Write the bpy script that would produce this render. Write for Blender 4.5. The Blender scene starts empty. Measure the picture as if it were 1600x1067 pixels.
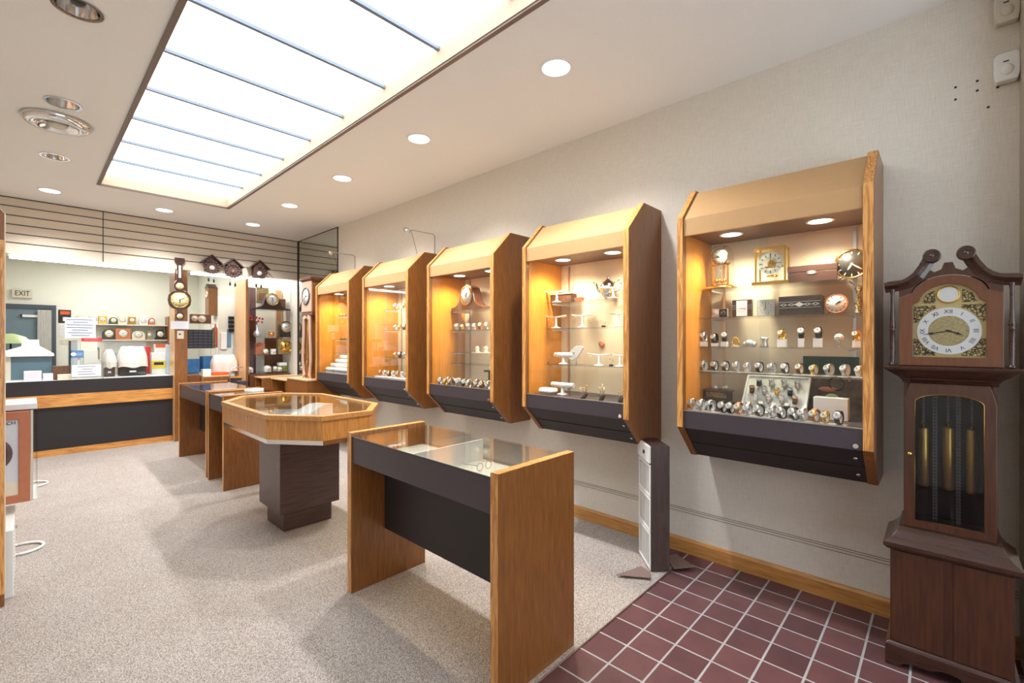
import bpy, bmesh, math, random
from math import sin, cos, pi, radians as R
from mathutils import Vector, Matrix
random.seed(7)
SC = bpy.context.scene
COL = SC.collection
# ------------------------------------------------------------------ camera, world, exposure
CZ = 1.45; FPX = 713.0; YAW = R(46.77)
cam = bpy.data.cameras.new('camera'); camo = bpy.data.objects.new('camera', cam); COL.objects.link(camo)
camo.location = (0, 0, CZ); camo.rotation_euler = (R(90), 0, -YAW)
cam.sensor_width = 36; cam.lens = FPX/1600*36; cam.clip_start = 0.02
SC.camera = camo
SC.view_settings.view_transform = 'Standard'; SC.view_settings.look = 'None'
SC.view_settings.gamma = 1; SC.view_settings.use_curve_mapping = False
SC.view_settings.exposure = 0.95
SC.cycles.use_denoising = True
SC.cycles.max_bounces = 10; SC.cycles.transparent_max_bounces = 24; SC.cycles.glossy_bounces = 5
SC.cycles.caustics_reflective = False; SC.cycles.caustics_refractive = False
SC.cycles.sample_clamp_indirect = 6
world = bpy.data.worlds.new('world'); SC.world = world; world.use_nodes = True
world.node_tree.nodes['Background'].inputs[0].default_value = (0.82, 0.9, 1, 1)
world.node_tree.nodes['Background'].inputs[1].default_value = 2.2
E_SKY = 2.3; E_SPOT = 80.0; E_CAB = 20.0; E_TUBE = 5; E_OFFICE = 26.0

def ray(px, py):
    a = (px-800)/FPX
    return (sin(YAW)+cos(YAW)*a, cos(YAW)-sin(YAW)*a, (533-py)/FPX)
def atX(px, py, x): d = ray(px, py); t = x/d[0]; return Vector((x, d[1]*t, CZ+d[2]*t))
def atY(px, py, y): d = ray(px, py); t = y/d[1]; return Vector((d[0]*t, y, CZ+d[2]*t))

# ------------------------------------------------------------------ materials
def s2l(c):
    c = c/255
    return c/12.92 if c <= .04045 else ((c+.055)/1.055)**2.4
def rgb(r, g, b): return (s2l(r), s2l(g), s2l(b), 1)
class NT:
    def __init__(s, name):
        s.m = bpy.data.materials.new(name); s.m.use_nodes = True; s.t = s.m.node_tree
        s.b = s.t.nodes['Principled BSDF']
    def n(s, typ, **kw):
        x = s.t.nodes.new(typ)
        for k, v in kw.items():
            if k.startswith('i_'): x.inputs[k[2:]].default_value = v
            else: setattr(x, k, v)
        return x
    def l(s, a, b): s.t.links.new(a, b)
def plain(name, col, rough=.5, metal=0, spec=.5, noise=0, nscale=40, bump=0, coat=0):
    T = NT(name); b = T.b
    b.inputs['Base Color'].default_value = col; b.inputs['Roughness'].default_value = rough
    b.inputs['Metallic'].default_value = metal; b.inputs['Specular IOR Level'].default_value = spec
    b.inputs['Coat Weight'].default_value = coat; b.inputs['Coat Roughness'].default_value = .12
    tc = T.n('ShaderNodeTexCoord'); nz = T.n('ShaderNodeTexNoise'); nz.inputs['Scale'].default_value = nscale
    nz.inputs['Detail'].default_value = 4
    T.l(tc.outputs['Object'], nz.inputs['Vector'])
    if noise:
        mx = T.n('ShaderNodeMix', data_type='RGBA', blend_type='MULTIPLY'); mx.inputs[0].default_value = 1
        rp = T.n('ShaderNodeValToRGB')
        rp.color_ramp.elements[0].position = .3; rp.color_ramp.elements[1].position = .7
        rp.color_ramp.elements[0].color = (1-noise, 1-noise, 1-noise, 1); rp.color_ramp.elements[1].color = (1, 1, 1, 1)
        T.l(nz.outputs['Fac'], rp.inputs[0]); mx.inputs[6].default_value = col
        T.l(rp.outputs[0], mx.inputs[7]); T.l(mx.outputs[2], b.inputs['Base Color'])
    if bump:
        bp = T.n('ShaderNodeBump'); bp.inputs['Strength'].default_value = bump; bp.inputs['Distance'].default_value = .004
        T.l(nz.outputs['Fac'], bp.inputs['Height']); T.l(bp.outputs[0], b.inputs['Normal'])
    return T.m
def wood(name, c1, c2, axis='z', sc=1.0, rough=.38, coat=.25, contrast=1, c3=None):
    T = NT(name); b = T.b
    tc = T.n('ShaderNodeTexCoord'); mp = T.n('ShaderNodeMapping')
    s = {'x': (1.2, 16, 16), 'y': (16, 1.2, 16), 'z': (16, 16, 1.2)}[axis]
    mp.inputs['Scale'].default_value = [v*sc for v in s]
    T.l(tc.outputs['Object'], mp.inputs['Vector'])
    n1 = T.n('ShaderNodeTexNoise'); n1.inputs['Scale'].default_value = 1.0; n1.inputs['Detail'].default_value = 3; n1.inputs['Distortion'].default_value = 1.1
    n2 = T.n('ShaderNodeTexNoise'); n2.inputs['Scale'].default_value = 7; n2.inputs['Detail'].default_value = 6
    T.l(mp.outputs[0], n1.inputs['Vector']); T.l(mp.outputs[0], n2.inputs['Vector'])
    wv = T.n('ShaderNodeMath', operation='SINE'); ml = T.n('ShaderNodeMath', operation='MULTIPLY'); ml.inputs[1].default_value = 26
    T.l(n1.outputs['Fac'], ml.inputs[0]); T.l(ml.outputs[0], wv.inputs[0])
    ad = T.n('ShaderNodeMath', operation='MULTIPLY_ADD'); ad.inputs[1].default_value = .16*contrast; ad.inputs[2].default_value = .05
    T.l(wv.outputs[0], ad.inputs[0])
    a2 = T.n('ShaderNodeMath', operation='ADD'); T.l(ad.outputs[0], a2.inputs[0]); T.l(n2.outputs['Fac'], a2.inputs[1])
    rp = T.n('ShaderNodeValToRGB'); rp.color_ramp.elements[0].position = .22; rp.color_ramp.elements[1].position = .82
    rp.color_ramp.elements[0].color = c1; rp.color_ramp.elements[1].color = c2
    T.l(a2.outputs[0], rp.inputs[0]); T.l(rp.outputs[0], b.inputs['Base Color'])
    b.inputs['Roughness'].default_value = rough; b.inputs['Coat Weight'].default_value = coat; b.inputs['Coat Roughness'].default_value = .2
    bp = T.n('ShaderNodeBump'); bp.inputs['Strength'].default_value = .12; bp.inputs['Distance'].default_value = .002
    T.l(n2.outputs['Fac'], bp.inputs['Height']); T.l(bp.outputs[0], b.inputs['Normal'])
    return T.m
def emis(name, col, st, base=None):
    T = NT(name); T.b.inputs['Base Color'].default_value = base or col
    T.b.inputs['Emission Color'].default_value = col; T.b.inputs['Emission Strength'].default_value = st
    T.b.inputs['Roughness'].default_value = .4
    return T.m
def glassmat(name, tint=(.97, .985, .98, 1), refl=1.0):
    T = NT(name); t = T.t; t.nodes.remove(T.b)
    out = [n for n in t.nodes if n.type == 'OUTPUT_MATERIAL'][0]
    tr = T.n('ShaderNodeBsdfTransparent'); tr.inputs[0].default_value = tint
    gl = T.n('ShaderNodeBsdfGlossy'); gl.inputs['Roughness'].default_value = 0.01
    fr = T.n('ShaderNodeFresnel'); ge = T.n('ShaderNodeNewGeometry')   # same reflectance on both sides of the pane
    io = T.n('ShaderNodeMath', operation='MULTIPLY_ADD'); io.inputs[1].default_value = 1/1.45-1.45; io.inputs[2].default_value = 1.45
    T.l(ge.outputs['Backfacing'], io.inputs[0]); T.l(io.outputs[0], fr.inputs[0])
    ml = T.n('ShaderNodeMath', operation='MULTIPLY'); ml.inputs[1].default_value = refl; ml.use_clamp = True
    mx = T.n('ShaderNodeMixShader')
    T.l(fr.outputs[0], ml.inputs[0]); T.l(ml.outputs[0], mx.inputs[0]); T.l(tr.outputs[0], mx.inputs[1]); T.l(gl.outputs[0], mx.inputs[2])
    T.l(mx.outputs[0], out.inputs[0])
    return T.m
M = {}
M['oak'] = wood('oak_veneer', rgb(104, 61, 24), rgb(148, 93, 42), 'z', 1, contrast=.35)
M['oak_l'] = wood('oak_veneer_light', rgb(168, 106, 44), rgb(212, 150, 78), 'z', 1.3, contrast=.6)
M['oak_h'] = wood('oak_rail', rgb(160, 104, 50), rgb(206, 150, 84), 'y', 1, contrast=.6)
M['oak_x'] = wood('oak_rail_cross', rgb(175, 110, 48), rgb(222, 160, 84), 'x', 1)
M['oak_edge'] = wood('oak_solid_edge', rgb(172, 108, 50), rgb(226, 166, 92), 'z', 2.2, contrast=1.6)
M['oak_pale'] = wood('oak_pale', rgb(205, 160, 112), rgb(232, 192, 145), 'z', 1, contrast=.5)
M['oak_glow'] = wood('oak_lamp_glow', rgb(196, 120, 34), rgb(226, 152, 56), 'z', 1, contrast=.2)  # oak with the warm cabinet-lamp glow put into its colour
M['tan'] = plain('tan_laminate', rgb(190, 150, 104), .34, noise=.04, nscale=30)
M['brownlam'] = plain('brown_laminate', rgb(104, 76, 58), .45, noise=.06)
M['dark'] = plain('plum_laminate', rgb(68, 60, 66), .42, noise=.1, nscale=60)
M['darker'] = plain('dark_brown_panel', rgb(38, 32, 34), .5, noise=.1)
M['walnut_lam'] = wood('walnut_laminate', rgb(58, 38, 34), rgb(92, 66, 58), 'y', .9, contrast=.4, coat=.1)
M['walnut_x'] = wood('walnut_laminate_front', rgb(58, 38, 34), rgb(92, 66, 58), 'x', .9, contrast=.4, coat=.1)
M['walnut_z'] = wood('walnut_laminate_vertical', rgb(50, 36, 32), rgb(84, 64, 56), 'z', 1.2, contrast=.6, coat=.1)
M['mahog'] = wood('mahogany', rgb(52, 28, 18), rgb(84, 48, 30), 'z', .8, rough=.28, coat=.35, contrast=.2)
M['mahog_l'] = wood('mahogany_light', rgb(84, 46, 26), rgb(112, 66, 38), 'z', .8, rough=.28, coat=.4, contrast=.2)
M['mahog_h'] = wood('mahogany_moulding', rgb(46, 25, 18), rgb(70, 40, 28), 'x', .8, rough=.24, coat=.45, contrast=.2)
M['carved'] = plain('carved_brown_wood', rgb(84, 52, 40), .5, noise=.6, nscale=90, bump=1)
M['ceil'] = plain('ceiling_paint', rgb(240, 239, 237), .9, noise=.05, nscale=220, bump=.25)
M['white'] = plain('white_plastic', rgb(236, 234, 230), .4)
M['offwhite'] = plain('cream_plastic', rgb(214, 206, 190), .5)
M['paper'] = plain('white_paper', rgb(222, 223, 228), .8)
M['wwall'] = plain('office_wall_paint', rgb(232, 232, 220), .85, noise=.03, nscale=3)
M['slat'] = plain('cream_slatwall', rgb(222, 208, 188), .6, noise=.04, nscale=8)
M['groove'] = plain('dark_groove', rgb(62, 54, 48), .6)
M['cream'] = plain('cream_lining', rgb(238, 224, 200), .6, noise=.03)
M['chrome'] = plain('chrome', (.75, .76, .78, 1), .12, 1)
M['steel'] = plain('brushed_steel', (.62, .62, .63, 1), .3, 1)
M['silver'] = plain('silver_dial', (.62, .64, .66, 1), .4, .6)
M['palebrass'] = plain('pale_brass_plate', rgb(190, 172, 124), .4, .7)
M['brass'] = plain('polished_brass', rgb(214, 172, 88), .22, 1, noise=.1, nscale=30)
M['brassdull'] = plain('ornate_brass', rgb(176, 164, 124), .4, .8, noise=.35, nscale=120, bump=.5)
M['gold'] = plain('gold', rgb(235, 190, 90), .2, 1)
M['black'] = plain('black_plastic', rgb(26, 25, 27), .4)
M['blackwood'] = plain('black_wood', rgb(44, 32, 30), .35, coat=.4)
M['leatherb'] = plain('black_leather', rgb(40, 34, 34), .6, bump=.4, nscale=120)
M['leatherbr'] = plain('brown_leather', rgb(110, 60, 40), .55)
M['red'] = plain('red_plastic', rgb(200, 40, 40), .5)
M['orange'] = plain('orange_plastic', rgb(230, 90, 40), .5)
M['yellow'] = plain('yellow_plastic', rgb(236, 205, 70), .5)
M['blue'] = plain('blue_plastic', rgb(30, 98, 160), .5)
M['bluecloth'] = plain('blue_cloth', rgb(70, 130, 190), .9, noise=.3, nscale=12)
M['pinkcloth'] = plain('pale_pink_cloth', rgb(232, 218, 208), .95, noise=.08, nscale=10, bump=.5)
M['green'] = plain('green_leaves', rgb(60, 84, 60), .6)
M['palegreen'] = plain('pale_green_glass', rgb(196, 216, 160), .3)
M['darkgreen'] = plain('dark_green_card', rgb(20, 70, 66), .6, noise=.4, nscale=8)
M['teal'] = plain('blue_grey_door', rgb(112, 132, 144), .6, noise=.12, nscale=2)
M['flower'] = plain('red_petals', rgb(196, 44, 48), .6)
M['copper'] = plain('orange_wood', rgb(196, 120, 84), .5, noise=.12, nscale=20)
M['glass'] = glassmat('clear_glass')
M['glassedge'] = glassmat('green_tinged_glass', (.965, .985, .98, 1), 1.0)
M['glassdark'] = glassmat('clock_door_glass', (.75, .75, .78, 1), 1.0)
M['mirror'] = plain('mirror', (.72, .76, .72, 1), .02, 1)
M['kraft'] = plain('brown_carpet_offcut', rgb(136, 110, 100), .9, noise=.2, nscale=80)
M['grey'] = plain('grey_plastic', rgb(150, 150, 150), .5)
M['velvet'] = plain('white_velvet', rgb(240, 238, 234), .9)
M['line'] = plain('faded_print', rgb(84, 98, 130), .8)
M['brass_s'] = plain('lacquered_brass', rgb(206, 170, 84), .28, 1)
M['wdial'] = plain('watch_dial', rgb(186, 188, 190), .45)
M['bar'] = plain('grey_blue_bar', rgb(120, 132, 148), .5)
M['patina'] = plain('assorted_brown', rgb(120, 82, 60), .5, noise=.6, nscale=60)
M['picture'] = plain('still_life_print', rgb(120, 96, 78), .6, noise=.8, nscale=22)
M['e_sky'] = emis('lit_diffuser', (.9, .96, 1, 1), E_SKY)
M['e_dl'] = emis('lit_lens', (.86, .93, 1, 1), 3.0)
M['e_cab'] = emis('lit_warm_lens', (1, .93, .8, 1), 9.0)
M['e_tube'] = emis('fluorescent_tube', (.95, .99, 1, 1), E_TUBE)
def lacemat(name, base, line, sc):
    # engraved tracery pattern
    T = NT(name); tc = T.n('ShaderNodeTexCoord'); v = T.n('ShaderNodeTexVoronoi', feature='DISTANCE_TO_EDGE'); v.inputs['Scale'].default_value = sc
    T.l(tc.outputs['Object'], v.inputs['Vector']); rp = T.n('ShaderNodeValToRGB')
    rp.color_ramp.elements[0].position = .05; rp.color_ramp.elements[1].position = .2
    rp.color_ramp.elements[0].color = line; rp.color_ramp.elements[1].color = base
    T.l(v.outputs['Distance'], rp.inputs[0]); T.l(rp.outputs[0], T.b.inputs['Base Color'])
    T.b.inputs['Metallic'].default_value = .6; T.b.inputs['Roughness'].default_value = .4
    bp = T.n('ShaderNodeBump'); bp.inputs['Strength'].default_value = .8; bp.inputs['Distance'].default_value = .003
    T.l(v.outputs['Distance'], bp.inputs['Height']); T.l(bp.outputs[0], T.b.inputs['Normal'])
    return T.m
M['lace'] = lacemat('brass_tracery', rgb(176, 160, 116), rgb(60, 52, 36), 90)
def carpetmat():
    T = NT('carpet_pile'); b = T.b; tc = T.n('ShaderNodeTexCoord')
    n = T.n('ShaderNodeTexNoise'); n.inputs['Scale'].default_value = 210; n.inputs['Detail'].default_value = 2
    n2 = T.n('ShaderNodeTexNoise'); n2.inputs['Scale'].default_value = 2.2; n2.inputs['Detail'].default_value = 5
    T.l(tc.outputs['Object'], n.inputs['Vector']); T.l(tc.outputs['Object'], n2.inputs['Vector'])
    r1 = T.n('ShaderNodeValToRGB'); r1.color_ramp.elements[0].position = .35; r1.color_ramp.elements[1].position = .65
    r1.color_ramp.elements[0].color = rgb(120, 107, 99); r1.color_ramp.elements[1].color = rgb(203, 193, 185)
    r2 = T.n('ShaderNodeValToRGB'); r2.color_ramp.elements[0].position = .3; r2.color_ramp.elements[1].position = .7
    r2.color_ramp.elements[0].color = (.9, .88, .86, 1); r2.color_ramp.elements[1].color = (1, 1, 1, 1)
    T.l(n.outputs['Fac'], r1.inputs[0]); T.l(n2.outputs['Fac'], r2.inputs[0])
    mx = T.n('ShaderNodeMix', data_type='RGBA', blend_type='MULTIPLY'); mx.inputs[0].default_value = 1
    T.l(r1.outputs[0], mx.inputs[6]); T.l(r2.outputs[0], mx.inputs[7]); T.l(mx.outputs[2], b.inputs['Base Color'])
    b.inputs['Roughness'].default_value = .95; b.inputs['Specular IOR Level'].default_value = .1
    bp = T.n('ShaderNodeBump'); bp.inputs['Strength'].default_value = .7; bp.inputs['Distance'].default_value = .004
    T.l(n.outputs['Fac'], bp.inputs['Height']); T.l(bp.outputs[0], b.inputs['Normal'])
    return T.m
M['carpet'] = carpetmat()
def tilemat():
    T = NT('quarry_tiles'); b = T.b; tc = T.n('ShaderNodeTexCoord'); mp = T.n('ShaderNodeMapping')
    p = .1655
    mp.inputs['Location'].default_value = (-(2.954-20*p), -(1.091-20*p), 0)
    T.l(tc.outputs['Object'], mp.inputs['Vector'])
    br = T.n('ShaderNodeTexBrick'); br.offset = 0; br.squash = 1
    br.inputs['Scale'].default_value = 1; br.inputs['Brick Width'].default_value = p; br.inputs['Row Height'].default_value = p
    br.inputs['Mortar Size'].default_value = .0052; br.inputs['Mortar Smooth'].default_value = .15; br.inputs['Bias'].default_value = 0
    br.inputs['Color1'].default_value = rgb(88, 58, 60); br.inputs['Color2'].default_value = rgb(108, 72, 72)
    br.inputs['Mortar'].default_value = rgb(168, 166, 164)
    T.l(mp.outputs[0], br.inputs['Vector'])
    n = T.n('ShaderNodeTexNoise'); n.inputs['Scale'].default_value = 9; n.inputs['Detail'].default_value = 6
    T.l(tc.outputs['Object'], n.inputs['Vector'])
    r2 = T.n('ShaderNodeValToRGB'); r2.color_ramp.elements[0].position = .3; r2.color_ramp.elements[1].position = .7
    r2.color_ramp.elements[0].color = (.82, .8, .82, 1); r2.color_ramp.elements[1].color = (1.08, 1.02, 1.02, 1)
    T.l(n.outputs['Fac'], r2.inputs[0])
    mx = T.n('ShaderNodeMix', data_type='RGBA', blend_type='MULTIPLY'); mx.inputs[0].default_value = 1
    T.l(br.outputs['Color'], mx.inputs[6]); T.l(r2.outputs[0], mx.inputs[7]); T.l(mx.outputs[2], b.inputs['Base Color'])
    mr = T.n('ShaderNodeMath', operation='MULTIPLY_ADD'); mr.inputs[1].default_value = .45; mr.inputs[2].default_value = .36
    T.l(br.outputs['Fac'], mr.inputs[0]); T.l(mr.outputs[0], b.inputs['Roughness'])
    iv = T.n('ShaderNodeMath', operation='SUBTRACT'); iv.inputs[0].default_value = 1; T.l(br.outputs['Fac'], iv.inputs[1])
    bp = T.n('ShaderNodeBump'); bp.inputs['Strength'].default_value = .8; bp.inputs['Distance'].default_value = .003
    T.l(iv.outputs[0], bp.inputs['Height']); T.l(bp.outputs[0], b.inputs['Normal'])
    return T.m
M['tile'] = tilemat()
def papermat(name, col):
    T = NT(name); b = T.b; tc = T.n('ShaderNodeTexCoord')
    out = []
    for s in ((1, 260, 14), (1, 14, 260)):
        mp = T.n('ShaderNodeMapping'); mp.inputs['Scale'].default_value = s; T.l(tc.outputs['Object'], mp.inputs['Vector'])
        n = T.n('ShaderNodeTexNoise'); n.inputs['Scale'].default_value = 1; n.inputs['Detail'].default_value = 2
        T.l(mp.outputs[0], n.inputs['Vector']); out.append(n)
    ad = T.n('ShaderNodeMath', operation='ADD'); T.l(out[0].outputs['Fac'], ad.inputs[0]); T.l(out[1].outputs['Fac'], ad.inputs[1])
    rp = T.n('ShaderNodeValToRGB'); rp.color_ramp.elements[0].position = .0; rp.color_ramp.elements[1].position = 1
    ml = T.n('ShaderNodeMath', operation='MULTIPLY'); ml.inputs[1].default_value = .5; T.l(ad.outputs[0], ml.inputs[0])
    T.l(ml.outputs[0], rp.inputs[0])
    rp.color_ramp.elements[0].color = tuple(c*.72 for c in col[:3])+(1,); rp.color_ramp.elements[1].color = tuple(min(1, c*1.2) for c in col[:3])+(1,)
    T.l(rp.outputs[0], b.inputs['Base Color']); b.inputs['Roughness'].default_value = .85
    bp = T.n('ShaderNodeBump'); bp.inputs['Strength'].default_value = .3; bp.inputs['Distance'].default_value = .002
    T.l(ad.outputs[0], bp.inputs['Height']); T.l(bp.outputs[0], b.inputs['Normal'])
    return T.m
M['wallpaper'] = papermat('woven_wallpaper', rgb(224, 216, 203))

# ------------------------------------------------------------------ mesh builder
class MB:
    def __init__(s, o=(0, 0, 0)): s.v = []; s.f = []; s.sm = []; s.o = Vector(o); s.T = None
    def add(s, vs, fs, smooth=False):
        k = len(s.v)
        for p in vs:
            p = Vector(p)
            if s.T is not None: p = s.T @ p
            s.v.append(p-s.o)
        for f in fs: s.f.append([i+k for i in f]); s.sm.append(smooth)
        return s
    def box(s, x0, y0, z0, x1, y1, z1):
        vs = [(x, y, z) for z in (z0, z1) for y in (y0, y1) for x in (x0, x1)]
        return s.add(vs, [(0, 2, 3, 1), (4, 5, 7, 6), (0, 1, 5, 4), (2, 6, 7, 3), (0, 4, 6, 2), (1, 3, 7, 5)])
    def cbox(s, cx, cy, cz, w, d, h): return s.box(cx-w/2, cy-d/2, cz-h/2, cx+w/2, cy+d/2, cz+h/2)
    def prism(s, poly, axis, a, b):
        n = len(poly)
        def P(u, v, w): return {'x': (w, u, v), 'y': (u, w, v), 'z': (u, v, w)}[axis]
        vs = [P(u, v, a) for u, v in poly]+[P(u, v, b) for u, v in poly]
        fs = [list(range(n)), list(range(2*n-1, n-1, -1))]+[(i, (i+1) % n, n+(i+1) % n, n+i) for i in range(n)]
        return s.add(vs, fs)
    def frame(s, outer, inner, axis, a, b):
        n = len(outer)
        def P(u, v, w): return {'x': (w, u, v), 'y': (u, w, v), 'z': (u, v, w)}[axis]
        vs = [P(u, v, w) for w in (a, b) for L in (outer, inner) for u, v in L]
        fs = []
        for i in range(n):
            j = (i+1) % n
            fs += [(i, j, n+j, n+i), (2*n+i, 3*n+i, 3*n+j, 2*n+j), (i, 2*n+i, 2*n+j, j), (n+i, n+j, 3*n+j, 3*n+i)]
        return s.add(vs, fs)
    def lathe(s, prof, c=(0, 0, 0), axis='z', seg=24, sx=1, sy=1, cap=True, smooth=True):
        vs = []
        for r, z in prof:
            for k in range(seg):
                a = 2*pi*k/seg; u = r*cos(a)*sx; v = r*sin(a)*sy
                p = {'z': (u, v, z), 'y': (u, z, v), 'x': (z, u, v)}[axis]
                vs.append((p[0]+c[0], p[1]+c[1], p[2]+c[2]))
        fs = []
        for i in range(len(prof)-1):
            for k in range(seg):
                j = (k+1) % seg
                fs.append((i*seg+k, i*seg+j, (i+1)*seg+j, (i+1)*seg+k))
        s.add(vs, fs, smooth)
        if cap:
            k0 = len(s.v)-len(vs)
            for e in (0, len(prof)-1):
                if prof[e][0] > 1e-5: s.f.append([k0+e*seg+k for k in range(seg)]); s.sm.append(False)
        return s
    def cyl(s, c, r, h, axis='z', seg=20): return s.lathe([(r, 0), (r, h)], c, axis, seg)
    def sphere(s, c, r, sx=1, sy=1, sz=1, seg=14):
        n = seg//2
        prof = [(max(1e-6, r*sin(pi*i/n)), -r*cos(pi*i/n)*sz) for i in range(n+1)]
        return s.lathe(prof, c, 'z', seg, sx, sy, cap=False)
    def tube(s, pts, r, seg=8, closed=False, r2=None):
        pts = [Vector(p) for p in pts]; n = len(pts); vs = []; up = None
        for i, p in enumerate(pts):
            if closed: d = pts[(i+1) % n]-pts[i-1]
            else: d = pts[min(i+1, n-1)]-pts[max(i-1, 0)]
            d.normalize()
            if up is None:
                up = Vector((0, 0, 1)) if abs(d.z) < .9 else Vector((1, 0, 0))
            u = d.cross(up).normalized(); w = u.cross(d).normalized(); up = w
            rr = r if r2 is None else r+(r2-r)*i/(n-1)
            for k in range(seg):
                a = 2*pi*k/seg; vs.append(p+u*cos(a)*rr+w*sin(a)*rr)
        fs = []
        for i in range(n if closed else n-1):
            a = i*seg; b = ((i+1) % n)*seg
            for k in range(seg): fs.append((a+k, a+(k+1) % seg, b+(k+1) % seg, b+k))
        s.add(vs, fs, True)
        if not closed:
            k0 = len(s.v)-len(vs)
            s.f.append([k0+k for k in range(seg)]); s.sm.append(False)
            s.f.append([k0+(n-1)*seg+k for k in range(seg)]); s.sm.append(False)
        return s
    def torus(s, c, R_, r, axis='y', seg=28, sx=1, sy=1, rs=8):
        pts = []
        for k in range(seg):
            a = 2*pi*k/seg; u = R_*cos(a)*sx; v = R_*sin(a)*sy
            q = {'z': (u, v, 0), 'y': (u, 0, v), 'x': (0, u, v)}[axis]
            pts.append((q[0]+c[0], q[1]+c[1], q[2]+c[2]))
        return s.tube(pts, r, rs, True)
    def loft(s, rings):  # rings of (x0,y0,x1,y1,z)
        vs = []
        for x0, y0, x1, y1, z in rings: vs += [(x0, y0, z), (x1, y0, z), (x1, y1, z), (x0, y1, z)]
        fs = [(0, 3, 2, 1)]; n = len(rings)
        for i in range(n-1):
            for k in range(4): fs.append((i*4+k, i*4+(k+1) % 4, i*4+4+(k+1) % 4, i*4+4+k))
        fs.append(tuple((n-1)*4+k for k in range(4)))
        return s.add(vs, fs)
    def build(s, name, mat, parent=None, bevel=0, loc=None):
        me = bpy.data.meshes.new(name); me.from_pydata([tuple(v) for v in s.v], [], s.f)
        bm = bmesh.new(); bm.from_mesh(me); bmesh.ops.recalc_face_normals(bm, faces=bm.faces); bm.to_mesh(me); bm.free()
        for p, sm in zip(me.polygons, s.sm): p.use_smooth = sm
        me.materials.append(M[mat] if isinstance(mat, str) else mat); me.update()
        o = bpy.data.objects.new(name, me); COL.objects.link(o)
        if parent: o.parent = parent
        if loc: o.location = loc
        if bevel:
            b = o.modifiers.new('bevel', 'BEVEL'); b.width = bevel; b.segments = 2; b.limit_method = 'ANGLE'; b.angle_limit = R(40)
        return o
def tag(o, label, cat, group=None):
    o['label'] = label; o['category'] = cat
    if group: o['group'] = group
    return o
def thing(name, label, cat, loc=(0, 0, 0), rz=0, group=None, rx=0):
    o = bpy.data.objects.new(name, None); COL.objects.link(o); o.empty_display_size = .05
    o.location = loc; o.rotation_euler = (rx, 0, rz); return tag(o, label, cat, group)
def struct(mb, name, mat, bevel=0, parent=None):
    o = mb.build(name, mat, parent, bevel)
    if not parent: o['kind'] = 'structure'
    return o
def copy_tree(o, parent=None):
    c = o.copy(); COL.objects.link(c)
    if parent: c.parent = parent
    for ch in list(o.children): copy_tree(ch, c)
    return c
def text(name, body, size, mat, parent, loc, rot, ext=.0008, align='CENTER'):
    cu = bpy.data.curves.new(name, 'FONT'); cu.body = body; cu.size = size; cu.extrude = ext; cu.align_x = align; cu.align_y = 'CENTER'
    t = bpy.data.objects.new(name, cu); COL.objects.link(t)
    bpy.context.view_layer.update()
    me = bpy.data.meshes.new_from_object(t.evaluated_get(bpy.context.evaluated_depsgraph_get()))
    bpy.data.objects.remove(t)
    o = bpy.data.objects.new(name, me); COL.objects.link(o); me.materials.clear(); me.materials.append(M[mat])
    if parent: o.parent = parent
    o.location = loc; o.rotation_euler = rot
    return o
def lamp(kind, name, loc, power, col=(1, 1, 1), size=.05, angle=120, blend=.6, parent=None, rot=(0, 0, 0)):
    l = bpy.data.lights.new(name, kind); l.energy = power; l.color = col
    if kind == 'SPOT': l.spot_size = R(angle); l.spot_blend = blend; l.shadow_soft_size = size
    if kind == 'AREA': l.shape = 'RECTANGLE'; l.size, l.size_y = size
    o = bpy.data.objects.new(name, l); COL.objects.link(o); o.location = loc; o.rotation_euler = rot
    if parent: o.parent = parent
    return o
ORD = ['first', 'second', 'third', 'fourth', 'fifth', 'sixth', 'seventh', 'eighth', 'ninth', 'tenth', 'eleventh', 'twelfth', 'thirteenth', 'fourteenth', 'fifteenth']
def circ(r, n=32, cx=0, cy=0, a0=0): return [(cx+r*cos(a0+2*pi*k/n), cy+r*sin(a0+2*pi*k/n)) for k in range(n)]
def sqring(x0, y0, x1, y1, n=32, cx=0, cy=0):
    out = []
    for k in range(n):
        a = 2*pi*k/n; c, s_ = cos(a), sin(a); m = 1/max(abs(c), abs(s_)); c *= m; s_ *= m
        out.append((cx+c*(x1-cx if c > 0 else cx-x0), cy+s_*(y1-cy if s_ > 0 else cy-y0)))
    return out
W = 3.11; H = 3.12; YF = 7.82; XL = -.85
# ------------------------------------------------------------------ setting
# carpet and tile floor
mb = MB(); mb.prism([(XL, 1.247), (2.955, 1.247), (2.955, 1.42), (W, 1.42), (W, 12.0), (XL, 12.0)], 'z', -.05, .006)
struct(mb, 'floor', 'carpet')
struct(MB().prism([(XL-.1, -1.7), (W+.2, -1.7), (W+.2, 1.5), (XL-.1, 1.5)], 'z', -.06, 0), 'floor', 'tile')
mb = MB(); mb.tube([(XL, 1.246, .004), (2.955, 1.246, .004)], .004, 6)
struct(mb, 'trim_1', 'kraft')
# ceiling with rectangular well and three round cut-outs
SX0, SX1, SY0, SY1 = .53, 1.72, .39, 6.49
UN = [(.175, 3.15), (.175, 4.48), (.175, 5.83)]
mb = MB()
mb.box(XL-.1, -1.7, H, W+.1, SY0, H+.25)
mb.box(XL-.1, SY1, H, W+.1, 8.0, H+.25)
mb.box(SX1, SY0, H, W+.1, SY1, H+.25)
mb.box(XL-.1, SY0, H, -.1, SY1, H+.25)
ys = [SY0, 2.9, 3.4, 4.23, 4.73, 5.58, 6.08, SY1]
for i in range(7):
    if i % 2 == 0: mb.box(-.1, ys[i], H, SX0, ys[i+1], H+.25)
    else:
        cx, cy = UN[i//2]
        mb.frame(sqring(-.1, ys[i], SX0, ys[i+1], 32, cx, cy), circ(.085, 32, cx, cy), 'z', H, H+.25)
struct(mb, 'ceiling', 'ceil')
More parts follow.
